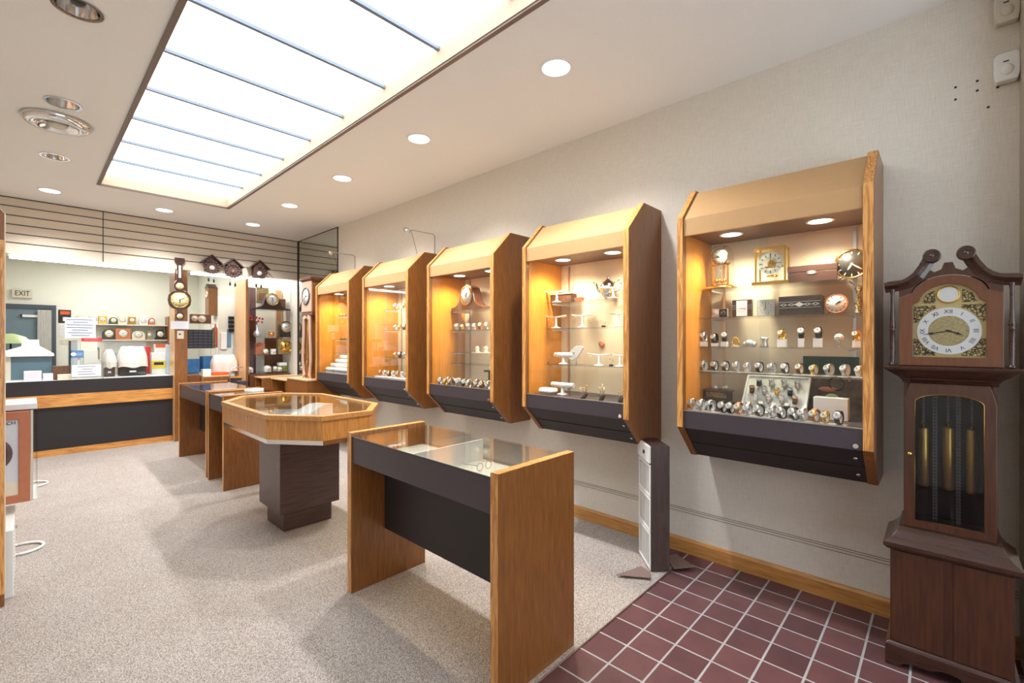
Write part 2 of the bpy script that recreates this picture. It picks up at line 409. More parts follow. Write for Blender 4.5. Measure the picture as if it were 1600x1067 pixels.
# right wall
struct(MB().box(W, -.262, 0, W+.12, 8.75, H+.1), 'wall_right', 'wallpaper')
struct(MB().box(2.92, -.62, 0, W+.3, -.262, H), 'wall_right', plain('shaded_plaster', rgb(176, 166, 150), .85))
struct(MB().box(XL-.12, -1.7, 0, XL, 8.0, H+.1), 'wall_left', 'wallpaper')
# front wall with shop window behind the camera
mb = MB()
mb.box(XL-.1, -1.82, 0, W+.3, -1.7, .45).box(XL-.1, -1.82, 2.75, W+.3, -1.7, H+.1)
mb.box(XL-.1, -1.82, .45, -.6, -1.7, 2.75).box(2.6, -1.82, .45, W+.3, -1.7, 2.75)
struct(mb, 'wall_front', 'wallpaper')
struct(MB().box(W, -1.8, 0, W+.12, -.6, H+.1), 'wall_right', 'wallpaper')
wf = MB().box(-.6, -1.79, .45, 2.6, -1.73, .5).box(-.6, -1.79, 2.7, 2.6, -1.73, 2.75)
for x in (-.6, .43, 1.5, 2.55): wf.box(x, -1.79, .5, x+.05, -1.73, 2.7)
wo = struct(wf, 'window_1', 'steel')
struct(MB().box(-.55, -1.765, .5, 2.55, -1.759, 2.7), 'glass', 'glass', parent=wo)
# skirting and cove trims
struct(MB().prism([(W, 0), (W-.018, 0), (W-.02, .085), (W-.012, .098), (W, .1)], 'y', -.262, 8.0), 'baseboard_right', 'oak_h')
mb = MB()
for z in (.272, .288, .3): mb.box(W-.002, -.26, z, W, 7.7, z+.003)
struct(mb, 'trim_2', plain('painted_bead', rgb(128, 124, 108), .6))
mb = MB()
for px, py in [(1493, 136), (1493, 155), (1527, 126), (1527, 141), (1559, 124), (1559, 136), (1544, 167)]:
    p = atX(px, py, W); mb.lathe([(.0055, -.0015), (.0055, 0)], (p.x, p.y, p.z), 'x', 10)
tag(mb.build('screw_holes', 'black'), 'small dark screw holes scattered high on the right wall', 'screw hole')['kind'] = 'stuff'
# slatted fascia above the opening
fo = struct(MB().box(XL, YF, 2.47, W, YF+.1, H), 'wall_back', 'slat')
mb = MB(); z = H-.105
while z > 2.5: mb.box(XL, YF-.004, z-.005, W, YF+.001, z+.005); z -= .105
mb.box(.667, YF-.005, 2.47, .675, YF+.001, H); mb.box(XL, YF-.004, H-.012, W, YF+.001, H)
struct(mb, 'groove', 'groove', parent=fo)
struct(MB().box(W-.02, YF-.02, .9, W, YF, H), 'trim_3', 'groove')
# mirror on right wall
mr = thing('wall_mirror', 'tall mirror panel on right wall beside slatted fascia, reflecting its lines', 'mirror', (W, 6.41, .9))
MB(o=(W, 6.41, .9)).box(W-.006, 6.41, .9, W-.0005, YF-.02, H-.004).build('mirror_glass', 'mirror', mr)
MB(o=(W, 6.41, .9)).box(W-.012, 6.395, .9, W, 6.41, H).box(W-.01, 6.41, H-.01, W, YF, H).build('frame', 'groove', mr)
# office beyond
struct(MB().box(-.4, 11.5, 0, 2.6, 11.6, 3.0), 'wall_office', 'wwall')
struct(MB().box(2.5, 8.75, 0, 2.6, 11.5, 3.0).box(2.6, 8.75, 0, W+.1, 8.85, 3.0), 'wall_office_right', 'wwall')
struct(MB().box(-.5, 8.3, 0, -.4, 11.6, 3.0), 'wall_office_left', 'wwall')
struct(MB().box(-.5, YF+.1, 2.88, W+.1, 11.6, 2.98), 'ceiling_office', 'ceil')
struct(MB().box(XL-.1, YF+.2, 0, -.18, YF+.5, 2.9), 'wall_back_left', 'slat')
lamp('AREA', 'unseen_office_lamp', (1.1, 10.0, 2.86), E_OFFICE, (1, .99, .95), (1.2, 1.8))
lamp('AREA', 'unseen_office_lamp', (2.3, 8.52, 2.86), 13, (1, .99, .95), (1.4, .3))  # added area lamp, out of view, to brighten the right bay

# ------------------------------------------------------------------ skylight panel
sk = thing('ceiling_light_panel', 'long recessed light panel of white diffusers set into the ceiling', 'ceiling light', (SX0, SY0, H))
o = (SX0, SY0, H)
mb = MB(o); t = .02
mb.box(SX0-.001, SY0, H+.001, SX0+.012, SY1, H+.14).box(SX1-.012, SY0, H+.001, SX1+.001, SY1, H+.14)
mb.box(SX0, SY1-.012, H+.001, SX1, SY1+.001, H+.14).box(SX0, SY0-.001, H+.001, SX1, SY0+.012, H+.14)
mb.build('recess_lining', plain('peach_lining', rgb(196, 172, 148), .7), sk)
mb = MB(o)
mb.box(SX0-.022, SY0-.02, H-.012, SX0+.006, SY1+.02, H-.001).box(SX1-.006, SY0-.02, H-.012, SX1+.022, SY1+.02, H-.001)
mb.box(SX0, SY1-.006, H-.012, SX1, SY1+.02, H-.001).box(SX0, SY0-.02, H-.012, SX1, SY0+.006, H-.001)
mb.build('edge_trim', plain('bronze_trim', rgb(120, 104, 96), .4, .3), sk)
for k in range(10):
    y1 = SY1-.012-.609*k
    MB(o).box(SX0+.014, y1-.609+.004, H+.112, SX1-.014, y1-.004, H+.118).build('diffuser', 'e_sky', sk)
    if k: MB(o).box(SX0+.014, y1-.012, H+.09, SX1-.014, y1+.012, H+.111).build('divider_bar', 'bar', sk)

# ------------------------------------------------------------------ downlights
def downlight(x, y, label, lit=True):
    t = thing('downlight', label, 'downlight', (x, y, H), group=None)
    MB().frame(circ(.1, 32), circ(.085, 32), 'z', -.006, -.0005).build('trim_ring', 'white' if lit else 'chrome', t)
    if lit:
        MB().lathe([(.085, -.0035), (.04, -.0075), (.0001, -.0085)], seg=32, cap=False).build('lens', 'e_dl', t)
        lamp('SPOT', 'bulb', (0, 0, -.03), E_SPOT, (.96, .98, 1), .06, 128, .8, t)
    else:
        MB().lathe([(.083, 0), (.07, .08), (.05, .14), (.0001, .15)], seg=32, cap=False).build('reflector', 'chrome', t)
        MB().lathe([(.0001, .05), (.02, .055), (.033, .08), (.03, .11), (.014, .14)], seg=20, cap=False).build('bulb', 'grey', t)
rows = [(1.71, 'nearest'), (3.13, 'second nearest'), (4.46, 'third nearest'), (5.82, 'fourth nearest'), (7.15, 'farthest')]
for y, w_ in rows: downlight(2.212, y, f'lit round downlight, {w_} of the row along the right wall')
downlight(1.2, 7.19, 'lit round downlight in front of the slatted fascia, beyond the light panel end')
downlight(.177, 7.18, 'lit round downlight at far left of ceiling near the slatted fascia')
for (x, y), w_ in zip(UN, ('nearest', 'middle', 'farthest')): downlight(x, y, f'unlit chrome downlight on the left ceiling, {w_} of three', False)
t = thing('ceiling_dish_light', 'large unlit chrome dish fixture hanging just below the left ceiling', 'ceiling light', (.16, 4.87, H))
MB().lathe([(.19, -.001), (.195, -.02), (.17, -.045), (.12, -.05), (.11, -.03), (.0001, -.025)], seg=40, cap=False).build('dish', 'chrome', t)
MB().sphere((0, 0, -.03), .06, sz=.5).build('bulb', 'offwhite', t)

# ------------------------------------------------------------------ fluorescent strip under fascia
for xa, xb, lb in ((-.15, 1.455, 'long bright fluorescent strip over the service counter, under slatted fascia'), (1.63, 2.37, 'short fluorescent strip between the two oak posts, under slatted fascia'), (2.43, 3.08, 'fluorescent strip over the glass clock shelves at right end of fascia')):
    t = thing('fluorescent_strip', lb, 'strip light', (xa, 7.97, 2.445))
    MB().box(0, -.03, .02, xb-xa, .04, .05).build('housing', 'white', t)
    MB().cyl((.01, 0, 0), .018, xb-xa-.02, 'x', 16).build('tube', 'e_tube', t)

# ------------------------------------------------------------------ wall cabinets
CABN = ['nearest', 'second nearest', 'middle', 'second farthest', 'farthest']
CABY = [.222, 1.457, 2.694, 3.931, 5.168]
SHELF = [[1.265, 1.418, 1.597, 1.773], [1.27, 1.555, 1.76], [1.235, 1.345, 1.56, 1.752], [1.265, 1.58, 1.82], [1.30, 1.474, 1.79]]
CW = .92
def cabinet(i):
    y0 = CABY[i]
    t = thing('wall_cabinet', f'{CABN[i]} of five oak wall display cabinets hung along the right wall', 'display cabinet', (W, y0, 0), group='wall display cabinets')
    poly = [(0, .745), (-.26, .745), (-.465, .945), (-.465, 2.18), (-.26, 2.385), (0, 2.385)]
    for a, b in ((0, .042), (CW-.036, CW)):
        sp = MB().prism(poly, 'y', a, b).build('side_panel', 'oak', t, .002)
        e = MB()
        e.prism([(-.465, .945), (-.4655, .945), (-.4675, .947), (-.4675, 2.178), (-.4655, 2.181), (-.465, 2.18)], 'y', a+.002, b-.002)
        e.prism([(-.4655, 2.1815), (-.2600, 2.3865), (-.2595, 2.3855), (-.4645, 2.1805)], 'y', a+.002, b-.002)
        e.build('edge_band', 'oak_edge', sp)
    MB().box(-.43, .0422, 1.041, -.013, .0445, 2.0845).build('side_glow_lining', 'oak_glow', t)  # thin inner side sheets carrying the painted orange lamp glow
    MB().box(-.43, CW-.0385, 1.041, -.013, CW-.0362, 2.0845).build('side_glow_lining', 'oak_glow', t)
    a, b = .0425, CW-.0365
    h = MB().prism([(-.455, 2.07), (-.455, 2.172), (-.257, 2.37), (-.04, 2.37), (-.04, 2.355), (-.25, 2.355), (-.44, 2.165), (-.44, 2.07)], 'y', a, b)
    h.build('header', 'tan', t, .0015)
    MB().box(-.44, a, 2.085, -.005, b, 2.1).build('inner_ceiling', 'brownlam', t)
    MB().box(-.012, a, .98, -.0005, b, 2.085).build('back_panel', 'cream', t)
    MB().box(-.45, a, 1.02, -.012, b, 1.04).build('deck', 'dark', t)
    f = MB().box(-.456, a, .942, -.44, b, 1.045).build('front_board', 'dark', t, .001)
    MB().box(-.4575, a, 1.043, -.438, b, 1.048).build('glass_track', 'steel', f)
    # sloping lower drawers
    n = Vector((-.205, 0, -.2)).normalized()
    for k in range(2):
        s0 = .02+k*.5; s1 = s0+.46
        P = lambda s_, d: (-.452+.205*s_-n.x*d, .94-.2*s_-n.z*d)
        d = MB().prism([P(s0, .004), P(s1, .004), P(s1, .02), P(s0, .02)], 'y', a, b).build('drawer', 'darker', t, .001)
        c = P((s0+s1)/2, .003); lk = MB(); lk.T = Matrix.Translation((c[0], .075, c[1])) @ Matrix.Rotation(R(-135), 4, 'Y')
        lk.lathe([(.009, 0), (.009, .004), (.005, .005), (.0001, .0045)], seg=16, cap=False).build('lock', 'chrome', d)
    MB().prism([(-.44, .94), (-.25, .755), (-.02, .755), (-.02, .765), (-.24, .78), (-.425, .955)], 'y', a, b).build('underside', 'darker', t)
    MB().lathe([(.011, -.4625), (.011, -.457)], (0, .068, .962), 'x', 20).build('lock', 'chrome', t)
    for z in SHELF[i]:
        MB().box(-.25, a+.004, z-.007, -.03, b-.004, z).build('glass_shelf', 'glassedge', t)
    for y in (.12, CW-.12):
        m = MB().box(-.018, y-.008, 1.05, -.012, y+.008, 2.07)
        m.build('shelf_standard', 'steel', t)
        for z in SHELF[i]: MB().box(-.24, y-.0015, z-.02, -.018, y+.0015, z-.0085).build('bracket', 'steel', t)
    MB().box(-.446, a, 1.05, -.442, CW/2+.02, 2.07).build('glass_door', 'glass', t)
    MB().box(-.436, CW/2-.02, 1.05, -.432, b, 2.07).build('glass_door', 'glass', t)
    for y in (.24, CW-.24):
        l = MB().frame(circ(.064, 24, -.26, y), circ(.052, 24, -.26, y), 'z', 2.079, 2.0845).build('lamp_ring', 'white', t)
        MB().lathe([(.052, 2.081), (.0001, 2.079)], (-.26, y, 0), seg=24, cap=False).build('lens', 'e_cab', l)
        lamp('SPOT', 'lamp', (-.26, y, 2.07), E_CAB, (1, .82, .58), .04, 150, .8, t)
    return t
for i in range(5): cabinet(i)

# ------------------------------------------------------------------ clocks and watches
def dial(parent, c, r, face='white', rim='brass', hands='black', marks=True, hr=10, mn=9, rimw=None, sx=1, numerals=False):
    """round dial facing -Y at local c"""
    x, y, z = c; rw = rimw or r*.09
    d = MB().lathe([(r, 0), (r, -.003), (.0001, -.003)], c, 'y', 32, sx=sx, cap=False).build('dial', face, parent)
    MB().torus(c, r, rw, 'y', 32, sx=sx).build('bezel', rim, parent)
    if marks:
        m = MB()
        for k in range(12):
            a = 2*pi*k/12; m.T = Matrix.Translation((x, y-.0038, z)) @ Matrix.Rotation(a, 4, 'Y')
            m.box(-r*.03, -.0006, r*.72, r*.03, .0006, r*.9)
        m.build('hour_marks', hands, d)
    h = MB()
    for a, L, w in ((hr*30, .5, .05), (mn*30, .78, .035)):
        h.T = Matrix.Translation((x, y-.0048, z)) @ Matrix.Rotation(R(a), 4, 'Y')
        h.prism([(-r*w, -r*.1), (-r*w*1.2, r*L*.6), (0, r*L), (r*w*1.2, r*L*.6), (r*w, -r*.1)], 'y', -.0005, .0005)
    h.build('hands', hands, d)
    return d
WT = {}
def watch_template(kind):
    """loop watch standing on z=0, dial towards -Y"""
    st, cs, sz = {'black': ('leatherb', 'steel', 1), 'silver': ('steel', 'chrome', 1), 'white': ('velvet', 'chrome', .9), 'gold': ('gold', 'gold', .9),
                  'brown': ('leatherbr', 'gold', 1), 'rose': ('copper', 'gold', 1)}[kind]
    t = thing('wristwatch', 'x', 'watch')
    w = .009*sz; ry = .019*sz; rz = .026*sz; n = 20; vs = []
    for k in range(n):
        a = 2*pi*k/n
        for rr, xx in ((1, -w), (1, w), (.88, w), (.88, -w)): vs.append((xx, ry*rr*cos(a), rz+rz*rr*sin(a)))
    fs = []
    for k in range(n):
        j = (k+1) % n
        for q in range(4): fs.append((k*4+q, k*4+(q+1) % 4, j*4+(q+1) % 4, j*4+q))
    MB().add(vs, fs, True).build('strap', st, t)
    m = MB(); m.T = Matrix.Translation((0, -ry*.93, rz*1.35)) @ Matrix.Rotation(R(-22), 4, 'X')
    m.lathe([(.0001, -.004), (.011*sz, -.004), (.0145*sz, -.002), (.0145*sz, .004), (.0001, .004)], axis='y', seg=20, cap=False)
    c = m.build('watch_case', cs, t)
    m = MB(); m.T = Matrix.Translation((0, -ry*.93, rz*1.35)) @ Matrix.Rotation(R(-22), 4, 'X')
    m.lathe([(.011*sz, -.0045), (.0001, -.0047)], axis='y', seg=20, cap=False)
    m.build('dial', 'wdial', c)
    m = MB(); m.T = Matrix.Translation((0, -ry*.93, rz*1.35)) @ Matrix.Rotation(R(-22), 4, 'X')
    m.box(-.0009, -.0054, -.001, .0009, -.0049, .008*sz).box(0, -.0054, -.0007, .006*sz, -.0049, .0007)
    m.build('hands', 'black', c)
    return t
def collar_template():
    t = thing('watch_stand', 'x', 'display stand')
    MB().box(-.022, -.02, 0, .022, .022, .003).build('base_plate', 'white', t)
    MB().tube([(0, .012, .003), (0, .014, .01)], .003, 6).tube([(0, .0125*cos(a), .027+.0175*sin(a)) for a in [R(-100+20*k) for k in range(13)]], .0065, 8).build('collar', 'white', t)
    return t
first = set()
def put(kind, loc, rz, label, group, s_=1.0):
    if kind not in WT: WT[kind] = watch_template(kind); c = WT[kind]
    else: c = copy_tree(WT[kind])
    c.location = loc; c.rotation_euler = (0, 0, rz); c.scale = (s_,)*3; tag(c, label, 'watch', group); return c
def put_stand(loc, rz, label, group, s_=1.0):
    if 'st' not in WT: WT['st'] = collar_template(); c = WT['st']
    else: c = copy_tree(WT['st'])
    c.location = loc; c.rotation_euler = (0, 0, rz); c.scale = (s_,)*3; tag(c, label, 'display stand', group); return c
SHN = {5: ['lowest', 'second lowest', 'second highest', 'top'], 4: ['lowest', 'middle', 'top']}
DF = -pi/2
KN = {'black': 'black-strapped', 'silver': 'silver bracelet', 'white': 'white-strapped', 'gold': 'gold', 'brown': 'brown-strapped', 'rose': 'rose-brown strapped'}
def ybyp(px, x): return atX(px, 500, x).y

# ---- nearest cabinet
x0 = W-.19
SH = SHELF[0]
# anniversary clock under dome
p = (W-.15, ybyp(1126, W-.15), SH[3]+.0005)
t = thing('dome_clock', 'brass anniversary clock under glass dome at left end of top shelf', 'clock', p, DF); t.scale = (1.18, 1.1, 1.2)
MB().lathe([(.082, 0), (.082, .008), (.07, .014), (.055, .022), (.03, .026), (.0001, .028)], seg=32).build('base', 'brass', t)
for sx in (-1, 1): MB().lathe([(.008, .02), (.005, .03), (.006, .07), (.005, .12), (.008, .13)], (sx*.036, 0, 0), seg=12).build('column', 'brass', t)
MB().tube([(0, 0, .12), (0, 0, .05)], .0015, 6).sphere((.02, 0, .045), .01).sphere((-.02, 0, .045), .01).sphere((0, .02, .045), .01).sphere((0, -.02, .045), .01).build('pendulum', 'brass', t)
MB().box(-.045, -.01, .128, .045, .015, .136).build('bridge', 'brass', t)
dial(t, (0, -.02, .165), .04, 'grey', 'brass', marks=True)
MB().lathe([(.062, .02), (.062, .17), (.055, .2), (.035, .222), (.0001, .232)], seg=32, cap=False).build('glass_dome', 'glass', t)
# brass carriage style clock
p = (W-.14, ybyp(1207, W-.14), SH[3]+.0005)
t = thing('mantel_clock', 'gilt glass-sided mantel clock with white chapter ring on top shelf', 'clock', p, DF)
MB().box(-.095, -.065, 0, .095, .055, .022).build('base', 'brass', t, .002)
mb = MB()
for sx in (-.08, .07):
    for sy in (-.055, .035): mb.box(sx, sy, .022, sx+.01, sy+.01, .205)
mb.box(-.08, -.055, .205, .08, .045, .218)
mb.build('frame', 'gold', t, .001)
MB().box(-.07, -.053, .022, .07, -.051, .205).build('glass_front', 'glass', t)
MB().frame(circ(.062, 32, 0, .125), circ(.036, 32, 0, .125), 'y', -.046, -.043).build('chapter_ring', 'silver', t)
mb = MB()
for k in range(12):
    mb.T = Matrix.Translation((0, -.047, .125)) @ Matrix.Rotation(k*pi/6, 4, 'Y'); mb.box(-.002, -.0005, .042, .002, .0005, .056)
mb.build('hour_marks', 'black', t)
mb = MB().lathe([(.022, -.02), (.022, -.01), (.0001, -.01)], (0, 0, .125), 'y').lathe([(.03, .0), (.03, .01)], (0, 0, .05), 'z').box(-.06, -.03, .1, .06, -.02, .112)
mb.build('movement', 'gold', t)
MB().box(-.0015, -.05, .12, .0015, -.048, .165).box(0, -.05, .1235, .04, -.048, .1265).build('hands', 'black', t)
# brown box
def dbox(name, label, cat, px, x, z, w, d, h, mat, band=None, lidline=True):
    t = thing(name, label, cat, (x, ybyp(px, x), z+.0005), DF)
    MB().box(-w/2, -d/2, 0, w/2, d/2, h*.62).build('body', mat, t, .002)
    MB().box(-w/2-.001, -d/2-.001, h*.62+.001, w/2+.001, d/2+.001, h).build('lid', mat, t, .002)
    return t
t = dbox('jewellery_box', 'plain dark brown jewellery box with small silver emblem on top shelf', 'box', 1271, W-.13, SH[3], .23, .1, .095, 'walnut_x')
MB().prism([(-.024, .05), (0, .044), (.024, .05), (.008, .054), (.024, .058), (0, .064), (-.024, .058), (-.008, .054)], 'y', -.0525, -.0515).build('emblem', 'silver', t)
t = dbox('music_box', 'black box with silver engraved diamond band on the second highest shelf', 'box', 1252, W-.14, SH[2], .2, .1, .105, 'blackwood')
mb = MB().box(-.099, -.0525, .04, .099, -.0515, .0415).box(-.099, -.0525, .072, .099, -.0515, .0735)
for k in range(5):
    cx = -.076+k*.038; mb.frame([(cx-.018, .057), (cx, .049), (cx+.018, .057), (cx, .065)], [(cx-.012, .057), (cx, .052), (cx+.012, .057), (cx, .062)], 'y', -.0525, -.0515)
mb.prism([(-.024, .057), (0, .044), (.024, .057), (0, .07)], 'y', -.0535, -.0515).build('inlay', 'silver', t)
# alarm clocks
def alarm(label, px, x, z, r, face, rim, hands, hr, mn, tilt=0, rimw=None):
    t = thing('alarm_clock', label, 'clock', (x, ybyp(px, x), z+.0005), DF)
    MB().lathe([(r*1.03, 0), (r*1.06, .02), (r*.9, .045), (.0001, .05)], (0, 0, r*1.12), 'y', 28, cap=False).build('case', rim, t)
    MB().tube([(-r*.5, .02, r*.3), (-r*.75, .0, .003)], .003, 6).tube([(r*.5, .02, r*.3), (r*.75, .0, .003)], .003, 6).tube([(0, .035, r*.4), (0, .05, .003)], .003, 6).build('feet', rim, t)
    dial(t, (0, -.001, r*1.12), r, face, rim, hands, hr=hr, mn=mn, rimw=rimw)
    return t
alarm('round alarm clock with black dial at right end of top shelf', 1331, W-.16, SH[3], .072, plain('charcoal_dial', rgb(60, 58, 56), .4), 'brass', 'offwhite', 7, 4.2)
alarm('round alarm clock with white dial and copper rim beside the black box', 1307, W-.15, SH[2], .048, 'white', 'copper', 'black', 1.6, 2)
# square clocks
def sqclock(label, px, x, z, w, h, frame_mat, face_mat, hr, mn, side=None, facex=0):
    t = thing('table_clock', label, 'clock', (x, ybyp(px, x), z+.0005), DF, rx=0)
    MB().box(-w/2, 0, 0, w/2, .03, h).build('case', frame_mat, t, .0015)
    fw = w*(.55 if side else .88)
    f = MB().box(-fw/2, -.002, h*.06, fw/2, .001, h*.94).build('face', face_mat, t)
    m = MB()
    r = min(fw, h)*.42
    for k in range(12):
        m.T = Matrix.Translation((0, -.0025, h/2)) @ Matrix.Rotation(k*pi/6, 4, 'Y'); m.box(-.001, -.0005, r*.78, .001, .0005, r)
    m.build('hour_marks', 'black', f)
    m = MB()
    for a, L in ((hr*30, .55), (mn*30, .85)):
        m.T = Matrix.Translation((0, -.0035, h/2)) @ Matrix.Rotation(R(a), 4, 'Y'); m.box(-.0013, -.0004, -r*.1, .0013, .0004, r*L)
    m.build('hands', 'black', f)
    if side:
        m = MB()
        for sx in (-1, 1):
            for k in range(3): m.box(*sorted((sx*w*.3, sx*w*.5))[:1], -.0015, h*(.46+.1*k), sorted((sx*w*.3, sx*w*.5))[1], 0, h*(.46+.1*k)+.003)
        m.build('inlay', 'chrome', t)
    return t
sqclock('square clock with dark wood sides and chrome stripes on second highest shelf', 1159, W-.15, SH[2], .11, .105, 'mahog', 'paper', 9, 3, True)
sqclock('plain square silver clock, right of the striped wooden clock', 1196.5, W-.14, SH[2], .095, .1, 'steel', plain('pale_silver_face', rgb(206, 206, 198), .4), 7, 12)
t = thing('dual_clock', 'small silver and black double-dial desk clock at left of second shelf', 'clock', (W-.17, ybyp(1124, W-.17), SH[2]+.0005), DF)
MB().box(-.045, 0, 0, .045, .03, .055).build('case', 'silver', t, .003)
MB().box(0, -.003, .002, .045, 0, .053).build('dark_panel', 'black', t)
dial(t, (-.022, -.002, .027), .018, 'white', 'chrome'); dial(t, (.022, -.005, .027), .014, 'black', 'chrome', 'white')
t = thing('silver_ornament', 'tall silver filigree ornament at right end of second highest shelf', 'ornament', (W-.14, ybyp(1341, W-.14), SH[2]+.0005), DF)
MB().lathe([(.02, 0), (.012, .01), (.02, .05), (.008, .1), (.016, .13), (.0001, .15)], seg=12, cap=False).build('body', 'lace', t)
# third shelf: watches on boxes
row = [(1100, 'silver', 'clear cube', .03), (1117, 'black', 'white cube', .02), (1132, 'black', 'white cube', .03), (1222, 'gold', 'tall white cube', .043), (1252, 'black', 'tall white block', .048), (1279, 'black', 'notched white block', .048), (1339, 'gold', 'white block', .034)]
for k, (px, kd, bx, h) in enumerate(row):
    y = ybyp(px, x0); w = .028 if 'tall white block' in bx else (.043 if h > .04 else .036)
    b = MB().box(-w/2, -w/2, 0, w/2, w/2, h).build('display_block', 'white', None, .001, (x0, y, SH[1]+.0005)); b.rotation_euler.z = DF
    tag(b, f'white display block, {ORD[k]} from left on middle watch shelf of nearest cabinet', 'display block', 'display blocks on the watch shelf')
    put(kd, (x0, y, SH[1]+h+.001), DF+R(random.uniform(-25, 25)), f'{KN[kd]} watch on the {ORD[k]} white block from left, nearest cabinet', 'watches on white blocks', 1.2)
t = thing('photo_frame', 'small round gold ornament frame between watch blocks, nearest cabinet', 'ornament', (x0, ybyp(1149, x0), SH[1]+.0005), DF)
MB().torus((0, 0, .03), .018, .006, 'y', sy=1.3).build('frame', 'gold', t); MB().box(-.02, -.012, 0, .02, .012, .006).build('base', 'white', t)
t = thing('crystal_bowl', 'small cut crystal bear-shaped ornament on the watch shelf', 'ornament', (x0, ybyp(1171, x0), SH[1]+.0005), DF)
MB().sphere((0, 0, .022), .026, sz=.8).sphere((-.022, 0, .016), .016).sphere((.024, 0, .016), .016).build('body', 'silver', t)
t = thing('bangle_watch', 'wide silver bangle watch on clear stand, nearest cabinet', 'watch', (x0, ybyp(1194, x0), SH[1]+.0005), DF)
MB().lathe([(.022, 0), (.02, .012), (.016, .03), (.022, .045), (.022, .055), (.0001, .056)], seg=20).build('cuff', 'steel', t); MB().box(-.024, -.015, .05, .024, .015, .058).build('dial', 'white', t)
t = thing('crystal_clock', 'small round silver clock on clear pedestal, right part of watch shelf', 'clock', (x0, ybyp(1311, x0), SH[1]+.0005), DF)
MB().lathe([(.024, 0), (.02, .006), (.01, .012), (.008, .03)], seg=16).build('pedestal', 'glassedge', t); dial(t, (0, 0, .052), .02, 'white', 'chrome')
# second lowest: 13 watches on plates
kd_ = ['silver', 'black', 'black', 'silver', 'white', 'black', 'silver', 'black', 'brown', 'gold', 'silver', 'silver', 'white']
for k, px in enumerate([1100, 1117, 1134, 1151, 1168, 1187, 1207, 1227, 1250, 1272, 1296, 1321, 1343]):
    y = ybyp(px, x0); rz = DF-R(28+random.uniform(-12, 8))
    put_stand((x0, y, SH[0]+.0005), rz, f'white watch stand, {ORD[k]} from left on lowest glass shelf, nearest cabinet', 'watch stands on the lowest glass shelf', 1.2)
    put(kd_[k], (x0, y, SH[0]+.0045), rz, f'{KN[kd_[k]]} watch, {ORD[k]} from left on lowest glass shelf, nearest cabinet', 'watches on the lowest glass shelf', 1.2)
# pictures behind
b = tag(MB().box(-.13, 0, 0, .13, .004, .1).build('picture_card', 'darkgreen', None, 0, (W-.022, ybyp(1297, W-.022), SH[0]+.0005)), 'dark green picture card leaning behind watches at right of lowest glass shelf', 'picture')
b.rotation_euler.z = DF
pc = thing('still_life_picture', 'dark still life print standing behind the white box in nearest cabinet', 'picture', (W-.024, ybyp(1300, W-.024), 1.0405), DF)
MB().box(-.125, 0, 0, .135, .004, .2).build('print', 'picture', pc)
MB().torus((.02, -.004, .175), .035, .004, 'y').build('painted_hoop', 'black', pc)
MB().sphere((0, -.004, .1), .03, sy=.1, sz=.6).build('painted_fruit', 'palegreen', pc)
MB().sphere((-.02, -.004, .14), .045, sy=.1, sz=.35).build('painted_basket', 'copper', pc)
# bottom: chest, tray, box, front row
t = thing('silver_chest', 'dark miniature chest with silver tracery and figures on top, bottom left', 'ornament', (W-.13, ybyp(1123, W-.13), 1.0405), DF)
MB().box(-.07, -.04, 0, .07, .04, .1).build('body', 'blackwood', t, .001); MB().box(-.08, -.046, .1, .08, .046, .108).build('top', 'brownlam', t)
MB().box(-.06, -.042, .06, .06, -.04, .092).build('tracery', 'lace', t)
MB().sphere((-.02, 0, .118), .014).sphere((.03, 0, .12), .012).sphere((.045, 0, .122), .013).build('figures', 'silver', t)
for sx in (-1, 1): MB().box(sx*.075-.004, -.044, 0, sx*.075+.004, -.036, .1).build('leg', 'blackwood', t)
tr = thing('watch_tray', 'large tilted white tray holding rows of watches, bottom of nearest cabinet', 'tray', (W-.2, ybyp(1207, W-.2), 1.0405), DF)
tm = Matrix.Rotation(R(-58+90+0), 4, 'X')  # tilt plane back
TT = Matrix.Translation((0, -.02, .004)) @ Matrix.Rotation(R(52), 4, 'X')
m = MB(); m.T = TT; m.box(-.155, 0, -.008, .155, .24, 0); m.build('pad', 'velvet', tr)
m = MB(); m.T = TT; m.frame([(-.165, -.01), (.165, -.01), (.165, .25), (-.165, .25)], [(-.155, 0), (.155, 0), (.155, .24), (-.155, .24)], 'z', -.012, .012); m.build('rim', 'white', tr)
wm = Matrix.Translation(tr.location) @ Matrix.Rotation(DF, 4, 'Z')
rn = ['top', 'second', 'third', 'bottom']
kk = ['black', 'silver', 'silver', 'silver', 'brown', 'silver', 'gold', 'black', 'white', 'silver', 'silver', 'brown', 'gold', 'silver', 'white', 'black']
q = 0
for r_ in range(4):
    for c_ in range(4):
        lx = -.108+c_*.066+(.018 if r_ % 2 == 0 else -.012); ly = .19-r_*.053
        c = put(kk[q], (0, 0, 0), 0, f'{KN[kk[q]]} watch in {rn[r_]} row of tilted white tray, {ORD[c_]} from left', 'watches in the tilted white tray')
        c.matrix_basis = wm @ TT @ Matrix.Translation((lx, ly-.026, .021)) @ Matrix.Rotation(R(-90), 4, 'X'); q += 1
b = tag(MB().box(-.075, -.035, 0, .075, .035, .115).build('white_box', 'white', None, .002, (W-.2, ybyp(1299, W-.2), 1.0405)), 'plain white upright box at bottom right of nearest cabinet', 'box'); b.rotation_euler.z = DF
kd_ = ['silver', 'silver', 'silver', 'black', 'black', 'rose', 'silver', 'black', 'silver', 'black', 'black', 'silver', 'rose', 'gold', 'black']
xf = W-.39
